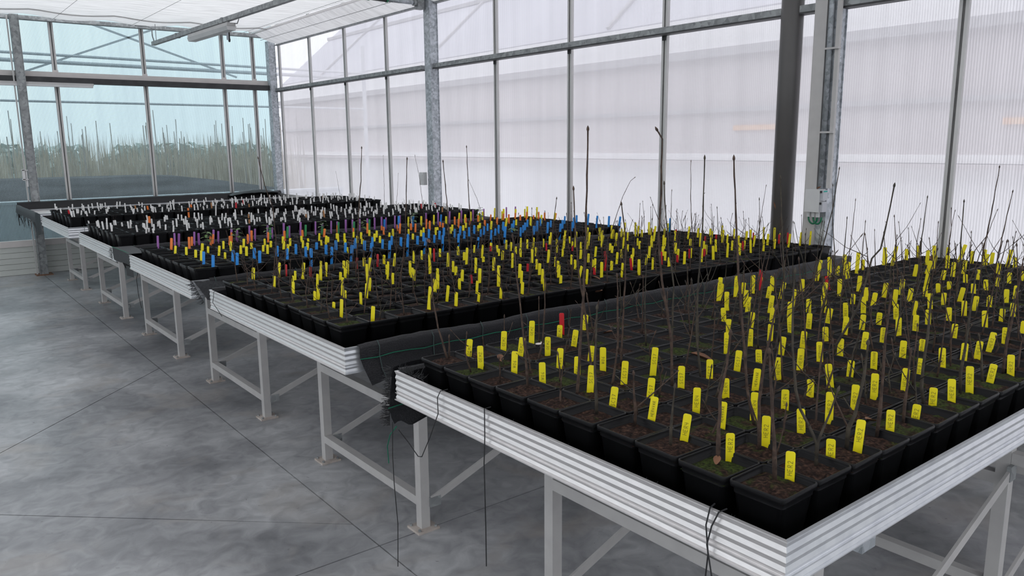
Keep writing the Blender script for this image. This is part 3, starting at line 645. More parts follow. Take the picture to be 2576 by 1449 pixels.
def twig_plant(rr, base, hgt, forks, r):
    mb = MB(); b = Vector(base); lean = Vector((rr.uniform(-.18,.18), rr.uniform(-.18,.18), 1)).normalized()
    mid = b + lean*hgt*.5 + Vector((rr.uniform(-.012,.012), rr.uniform(-.012,.012), 0)); top = b + lean*hgt
    bud_tube(mb, [b+Vector((0,0,-.012)), mid, top], r)
    for k in range(forks):
        f = rr.uniform(.2, .7); s = b.lerp(top, f) if f > .5 else b.lerp(mid, f*2); a = rr.uniform(0, 6.28); L = hgt*rr.uniform(.3, .7)
        d = Vector((math.cos(a)*.7, math.sin(a)*.7, rr.uniform(.3, 1))).normalized()
        bud_tube(mb, [s, s+d*L*.5, s+d*L+Vector((0,0,L*.15))], r*.55, 4)
    return mb
TR = {}
for line in '''1,0,9,4:1368,2088,996;1344,2104,1111;1333,2111,1196;1329,2114,1277
1,0,9,4.5:1376,2094,996;1378,2092,1070
1,0,6,4:1371,1675,996;1366,1679,1100;1354,1688,1258;1344,1697,1384;1340,1700,1440
1,2,8,4:1579,1879,996;1592,1868,1066;1598,1863,1186;1597,1864,1274
1,1,5,5:1439,1542,996;1446,1535,1139;1453,1529,1336;1456,1526,1532;1457,1525,1658;1458,1525,1731
1,2,6,4:1602,1635,996;1593,1643,1036;1579,1657,1203;1565,1671,1320;1557,1679,1459;1553,1682,1564
1,0,4,5:1378,1399,996;1373,1404,1153;1377,1401,1280
1,2,5,4:1572,1536,996;1585,1523,1140;1580,1528,1324
1,3,6,4:1756,1676,996;1762,1669,1283;1761,1670,1424;1752,1680,1509
1,5,7,3.5:2005,1794,996;2000,1800,1155;2001,1798,1309
1,3,4,5:1694,1412,996;1690,1417,1143;1671,1440,1313;1662,1450,1438;1665,1446,1560;1664,1448,1709;1656,1457,1730
1,5,6,4:2011,1683,996;2011,1684,1226;1999,1698,1352;1991,1708,1461;1986,1714,1562
1,4,4,4:1825,1412,996;1814,1426,1129;1814,1426,1309;1818,1421,1443;1818,1421,1554;1817,1422,1650
1,2,2,4.5:1631,1093,996;1619,1110,1091;1609,1126,1262;1601,1137,1370;1597,1143,1443;1593,1150,1550;1588,1156,1655
1,12,8,3:2923,1968,996;2919,1974,1261;2913,1982,1450
1,7,4,4:2218,1423,996;2227,1409,1205;2228,1406,1252;2220,1419,1396;2212,1431,1580
1,14,8,4:3217,1894,996;3225,1881,1124;3235,1863,1224;3251,1836,1401;3259,1822,1575
1,19,9,3.5:3790,2108,996;3788,2110,1115;3777,2131,1320;3773,2138,1470
1,8,3,5:2363,1301,996;2368,1292,1045;2394,1243,1170;2409,1216,1332;2420,1197,1364;2428,1182,1488;2432,1176,1557
1,20,7,4:3993,1772,996;3991,1776,1117;3993,1772,1221;3996,1764,1417
1,17,4,4.5:3528,1402,996;3530,1397,1126;3527,1403,1268;3526,1406,1439
1,23,6,4.5:4344,1622,996;4346,1617,1149;4353,1599,1363;4357,1588,1558
1,22,5,4:4270,1529,996;4272,1524,1109;4279,1504,1330;4284,1492,1443
1,19,9,4:3874,2108,996;3874,2108,1084;3875,2106,1172;3875,2105,1299
1,21,9,3.5:4068,2108,996;4067,2110,1125;4069,2106,1267
1,20,9,3:3922,2108,996;3922,2108,1092;3926,2101,1168;3929,2095,1390
1,22,9,3:4220,2108,996;4212,2124,1208
1,22,7,3.5:4238,1798,996;4238,1799,1082;4236,1804,1273
1,22,6,3.5:4238,1635,996;4238,1635,1074;4236,1641,1235
1,26,8,3.5:4802,1976,996;4804,1972,1201;4801,1979,1302
1,26,8,3:4802,1971,996;4802,1971,1201;4806,1961,1289
1,26,7,3:4802,1843,996;4806,1833,1079;4824,1785,1164;4837,1752,1305
1,24,5,3:4541,1531,996;4540,1536,1064;4534,1554,1192
1,17,9,3:3627,2108,996;3625,2113,1164;3631,2102,1297
1,26,9,3:4707,2108,996;4704,2114,1093;4708,2105,1237
1,24,9,3:4527,2108,996;4524,2115,1077;4513,2138,1230
1,16,9,3:3409,2108,996;3405,2115,1205;3402,2120,1308
1,16,9,3:3496,2108,996;3496,2108,1109;3484,2128,1176;3469,2153,1297
1,17,9,3.5:3528,2108,996;3523,2115,1101;3520,2122,1239
1,25,9,3:4625,2108,996;4616,2129,1188
1,0,0,6:1375,865,996;1372,870,1083;1367,877,1182;1362,885,1272
1,1,1,2.5:1478,934,996;1484,925,1043;1488,918,1094
1,0,1,6:1362,1000,996;1361,1001,1045;1361,1001,1151;1368,991,1229;1370,988,1291
1,1,1,5.5:1500,988,996;1496,993,1115;1501,985,1225;1510,972,1330
1,1,1,3:1529,1008,996;1525,1015,1048;1513,1032,1111
1,1,0,6:1510,852,996;1510,853,1055
1,1,0,4.5:1510,852,996;1510,853,1053;1491,886,1127;1485,896,1169;1480,906,1262;1477,911,1389;1478,910,1423
1,1,0,4.5:1510,852,996;1510,853,1056;1521,834,1125;1527,824,1174
1,2,0,6:1653,861,996;1654,860,1051;1659,850,1085;1665,839,1177;1666,836,1250
1,3,0,3:1710,891,996;1709,893,1036;1695,919,1092;1683,942,1159
1,3,0,5.5:1793,861,996;1794,858,1061;1794,859,1147;1794,860,1242;1796,856,1333
1,4,0,5:1924,860,996;1924,860,1051;1925,858,1138;1925,857,1181
1,6,0,5.5:2087,881,996;2082,892,1054;2082,891,1147;2084,888,1197;2084,888,1285;2085,884,1308
1,7,0,5:2289,875,996;2288,877,1060;2289,875,1113;2290,872,1166;2291,869,1290;2292,866,1338
1,8,0,4.5:2437,873,996;2433,884,1086;2430,892,1132
1,9,0,5:2578,871,996;2579,870,1088;2580,867,1121;2583,858,1239;2584,854,1319
1,0,3,5:1400,1284,996;1400,1284,1045;1398,1286,1081;1396,1288,1127
1,1,3,3:1432,1305,996;1430,1306,1032;1493,1238,1124
1,1,4,2.5:1530,1403,996;1526,1407,1024;1499,1437,1064
1,0,2,4.5:1347,1123,996;1348,1122,1098;1351,1119,1144
1,3,3,4.5:1702,1269,996;1712,1255,1080;1717,1248,1124
1,6,5,3:2109,1521,996;2134,1487,1072;2159,1453,1147
2,1,7,4:1432,3686,996;1433,3685,1260;1428,3687,1409;1400,3698,1515;1381,3706,1638
2,4,8,4.5:1924,3833,996;1934,3828,1085;1948,3821,1295;1970,3810,1512;1980,3805,1680
2,5,5,4.5:1970,3434,996;2001,3416,1238;2011,3410,1457;2019,3405,1626
2,7,4,4.5:2242,3376,996;2240,3378,1193;2234,3381,1414;2222,3389,1609
2,9,5,4:2480,3514,996;2474,3519,1311;2469,3522,1479;2465,3525,1680
2,21,9,3.5:4106,4065,996;4177,3994,1315;4214,3957,1427;4232,3939,1447
2,10,3,4:2710,3132,996;2727,3117,1233;2743,3104,1408
2,18,9,3.5:3733,4065,996;3732,4066,1280
2,12,5,3.5:2925,3514,996;2919,3520,1320
2,24,9,3:4445,4065,996;4440,4070,1099;4442,4068,1235
2,24,9,3:4478,4050,996;4477,4052,1116;4467,4063,1252
2,25,8,3.5:4591,3930,996;4544,3985,1149;4511,4023,1282
2,22,6,3.5:4251,3597,996;4249,3599,1115;4249,3598,1365
2,19,2,3.5:3889,3099,996;3871,3121,1281;3866,3129,1579
2,18,0,3.5:3750,2792,996;3738,2807,1151;3731,2818,1319
2,26,4,3:4802,3271,996;4810,3258,1132;4826,3235,1388
2,25,8,3:4657,3884,996;4656,3886,1191
2,26,5,3:4752,3453,996;4745,3463,1122;4752,3454,1180
2,25,4,3:4612,3271,996;4622,3257,1118;4616,3264,1214
3,16,7,2.5:3623,5840,996;3594,5857,1407;3565,5876,1602
4,24,6,2.5:4298,7780,996;4307,7774,1372;4307,7775,1577
4,25,6,2.5:4454,7780,996;4483,7763,1375
5,27,4,2.5:4617,9524,996;4577,9543,1355
3,21,7,2.5:4263,5840,996;4215,5875,1204;4158,5917,1368'''.split('\n'):
    hd, pts = line.split(':'); b, i, j, r = hd.split(',')
    TR.setdefault((int(b), int(i), int(j)), []).append((float(r)/1000*.85, [tuple(float(c)/1000 for c in q.split(',')) for q in pts.split(';')]))
PW = .0648
pot_me = pot_mb(PW, .134, 4, zt=.134).mesh('pot', M['pot'])
pot_me.polygons.foreach_set('use_smooth', [True]*len(pot_me.polygons))
soil_me = []
for k in range(8): soil_me.append(soil_mb(PW*.905, 9, .0035, 0, 0, .1205, random.Random(k)).mesh('soil', M['soil'], smooth=True))
stem_me = []
for k in range(22):
    rr = random.Random(40+k); hg = (.04,.06,.09,.05,.14,.11,.07,.17,.05,.12,.08,.20,.06,.15,.22,.26,.19,.30,.24,.16,.34,.21)[k]
    stem_me.append(twig_plant(rr, (rr.uniform(-.012,.012), rr.uniform(-.012,.012), .1205), hg, (0,1,0,0,2,1,0,1,0,2,1,2,0,3,1,2,1,1,3,2,1,2)[k], .0030).mesh('stem', M['stem2' if k % 3 == 0 else 'stem'], smooth=True))
POT_Z = .8797
ROWOFF = {j: random.Random(90+j).uniform(-.008, .010) for j in range(10)}
def pot_pos(b, i, j):
    x0, px, nx, y0, py, ny = GRID[b]; rr = random.Random(b*10000+i*100+j)
    return (x0+(i+.5)*px + rr.uniform(-.0008,.0008) + (ROWOFF[j]*.8 if b < 3 else rr.uniform(-.002,.002)), y0+(j+.5)*py + rr.uniform(-.0008,.0008), rr.uniform(-1.0, 1.0), rr)
singles = [(1, i, j) for i in range(27) for j in range(10)]
extra = [(2, 0, j) for j in range(10)] + [(2, i, 0) for i in range(1, 27)]
extra = sorted(set(extra), key=lambda q: (q[1]*.1325+1.3)**2 + (q[2]*.1385+2.7)**2)[:30]
singles += extra; sset = set(singles)
for b, i, j in singles:
    x, y, a, rr = pot_pos(b, i, j)
    if b == 1: lab = 'black pot on nearest bench, %s row from the aisle, %s from the striped side rail' % (nth(i+1), nth(j+1))
    else: lab = 'black pot on second bench, %s row from the aisle, %s from its draped side' % (nth(i+1), nth(j+1))
    t = thing('potted_sapling', lab, 'potted plant', (x, y, POT_Z), 'potted saplings on the two nearest benches')
    t.rotation_euler = (0, 0, math.radians(a))
    zs = 1.0 + rr.uniform(-.01, .015); o = link('pot', pot_me, t); o.scale = (1, 1, zs)
    o = link('soil', soil_me[rr.randrange(8)], t); o.scale = (1, 1, zs); o.rotation_euler = (0, 0, math.pi/2*rr.randrange(4))
    tr = TR.get((b, i, j))
    if tr:
        mb = MB()
        for r, pts in tr: bud_tube(mb, [(px-x, py-y, pz-POT_Z) for px, py, pz in pts], r, 6)
        o = link('stem', mb.mesh('stem', M['stem' if rr.random() < .5 else 'stem2'], smooth=True), t); o.rotation_euler = (0, 0, -math.radians(a))
    elif b == 1 and i < 22:
        k = rr.randrange(14) if i < 5 or rr.random() < .45 else rr.randrange(14, 22)
        o = link('stem', stem_me[k], t); o.rotation_euler = (0, 0, rr.uniform(0, 6.28)); q = .75 + rr.random()*.35; o.scale = (1, 1, q)
        o.location.z = .1205*(1-q)
    else:
        k = rr.choice((4, 7, 9, 11, 13, 14, 16, 19)) if b == 2 or i > 21 else rr.randrange(14)
        o = link('stem', stem_me[k], t); o.rotation_euler = (0, 0, rr.uniform(0, 6.28))
# the rest of the pots: one mass with its soil and stems
pm, sm, tm = MB(), MB(), MB()
def extend(dst, src):
    b = len(dst.v); dst.v += src.v; dst.f += [tuple(b+i for i in f) for f in src.f]
PSZ = {2:(.0648,.134,1.0137), 3:(.068,.12,1.008), 4:(.060,.15,1.035), 5:(.060,.15,1.035)}
for b in (2, 3, 4, 5):
    x0, px, nx, y0, py, ny = GRID[b]; hw, dep, zt = PSZ[b]
    for i in range(nx):
        for j in range(ny):
            if (b, i, j) in sset: continue
            x, y, a, rr = pot_pos(b, i, j); dz = rr.uniform(-.003, .003)
            extend(pm, pot_mb(hw, dep, 2, True, x, y, zt+dz)); extend(sm, soil_mb(hw*.90, 4, .003, x, y, zt-.0145+dz, rr))
            tr = TR.get((b, i, j))
            if tr:
                for r, pts in tr: bud_tube(tm, pts, r, 5)
            elif b == 2: extend(tm, twig_plant(rr, (x+rr.uniform(-.02,.02), y+rr.uniform(-.02,.02), SOIL-.004), rr.choice((.06,.10,.13,.17,.20,.24)), rr.choice((0,1,2,3)), .0026))
            elif b == 3 and rr.random() < .4: extend(tm, twig_plant(rr, (x, y, SOIL-.004), rr.choice((.03,.06,.10)), 1, .0015))
            elif b > 3 and rr.random() < .12: extend(tm, twig_plant(rr, (x, y, zt-.02), rr.choice((.05,.09)), 1, .0014))
t = thing('potted_saplings', 'mass of black square pots filling the second to fifth benches', 'potted plants', (1.3, 6, .88), kind='stuff')
part('pot', pm, M['pot'], t, kind='stuff'); part('soil', sm, M['soil'], t, smooth=True, kind='stuff'); part('stem', tm, M['stem'], t, smooth=True, kind='stuff')

# ------------------------------------------------------------------ plant tags
TL = .13
def tag_mesh(name, wd, m):
    mb = MB(); c = wd*.22; o = [(-wd/2, 0), (wd/2, 0), (wd/2, TL-c), (wd/2-c*.35, TL-c*.3), (wd/2-c, TL), (-wd/2+c, TL), (-wd/2+c*.35, TL-c*.3), (-wd/2, TL-c)]
    n = len(o)
    for y in (-.0005, .0005): mb.v += [(x, y + .0035*(z/TL)**2, z) for x, z in o]
    mb.f = [tuple(range(n)), tuple(reversed(range(n, 2*n)))] + [(j, j+n, (j+1)%n+n, (j+1)%n) for j in range(n)]
    return mb.mesh(name, m)
STROKES = {'H':[[(0,0),(0,1)],[(.6,0),(.6,1)],[(0,.5),(.6,.5)]],'E':[[(.55,0),(0,0),(0,1),(.55,1)],[(0,.52),(.45,.52)]],'R':[[(0,0),(0,1),(.45,1),(.58,.78),(.42,.52),(0,.5)],[(.25,.5),(.6,0)]],
 '2':[[(.02,.8),(.2,1),(.5,.95),(.55,.7),(0,0),(.6,.02)]],'4':[[(.45,0),(.45,1)],[(0,1),(0,.45),(.6,.45)]],'1':[[(.1,.8),(.3,1),(.3,0)]],'S':[[(.55,.9),(.3,1),(.05,.8),(.15,.58),(.45,.45),(.55,.2),(.3,0),(.02,.1)]],
 'C':[[(.55,.85),(.3,1),(.05,.7),(.05,.3),(.3,0),(.58,.12)]],'3':[[(.02,.95),(.5,.95),(.25,.58),(.5,.4),(.45,.08),(.02,.05)]],'7':[[(0,1),(.6,1),(.2,0)],[(.15,.5),(.5,.5)]],
 'W':[[(0,1),(.15,0),(.32,.7),(.5,0),(.65,1)]],'O':[[(.3,1),(.05,.7),(.05,.3),(.3,0),(.55,.3),(.55,.7),(.3,1)]],'6':[[(.5,1),(.15,.6),(.05,.25),(.3,0),(.52,.2),(.4,.45),(.1,.35)]],
 'V':[[(0,1),(.3,0),(.6,1)]],'A':[[(0,0),(.3,1),(.6,0)],[(.12,.38),(.48,.38)]],'M':[[(0,0),(.05,1),(.32,.4),(.6,1),(.65,0)]],'Z':[[(0,1),(.58,1),(0,0),(.6,0)]]}
def lettering(word, hgt, zs):
    """handwritten capitals running up the tag, laid just proud of its face (local -y)"""
    mb = MB(); wdt = hgt*.92; rr = random.Random(len(word)*7+ord(word[0])); cur = zs
    for ch in word:
        jx = rr.uniform(-.0006,.0006)
        for st in STROKES[ch]:
            P = [(-(v-.5)*hgt + jx, cur + u*wdt) for u, v in st]
            for (xa, za), (xb, zb) in zip(P, P[1:]):
                d = Vector((xb-xa, zb-za)); 
                if d.length < 1e-6: continue
                d.normalize(); q = Vector((-d.y, d.x))*.00045; b = len(mb.v)
                for (x, z), s in (((xa, za), 1), ((xa, za), -1), ((xb, zb), -1), ((xb, zb), 1)): mb.v.append((x+q.x*s, -.0009+.0035*(z/TL)**2, z+q.y*s))
                mb.f.append((b, b+1, b+2, b+3))
        cur += wdt*.95
    return mb.mesh('lettering', M['ink'])
TWD = {'y':.0195, 'r':.018, 'b':.0205, 'o':.019, 'p':.0175, 'g':.0185, 'w':.0130, 'n':.015}
NAME = {'y':'yellow_plant_tag','r':'red_plant_tag','b':'blue_plant_tag','o':'orange_plant_tag','p':'purple_plant_tag','g':'green_plant_tag','w':'white_plant_tag','n':'tan_plant_tag'}
TME = {c: tag_mesh(NAME[c], TWD[c], M['tag_'+c]) for c in TWD}
WME = {}
def put_tag(c, x, y, hh, lean, yaw, label, group, zs=SOIL, word=None):
    o = link(NAME[c], TME[c]); tag(o, label, 'plant tag', group)
    rz = Matrix.Rotation(yaw, 4, 'Z') @ Matrix.Rotation(lean, 4, 'Y')
    up = rz @ Vector((0, 0, 1)); o.matrix_world = Matrix.Translation(Vector((x, y, zs)) - up*(TL-hh)) @ rz
    if word:
        key = (word, hh > .055)
        if key not in WME: WME[key] = lettering(word, .0098 if len(word) < 6 else .0070, TL-(.052 if key[1] else .043))
        link('lettering', WME[key], o)
    return o
raw = []
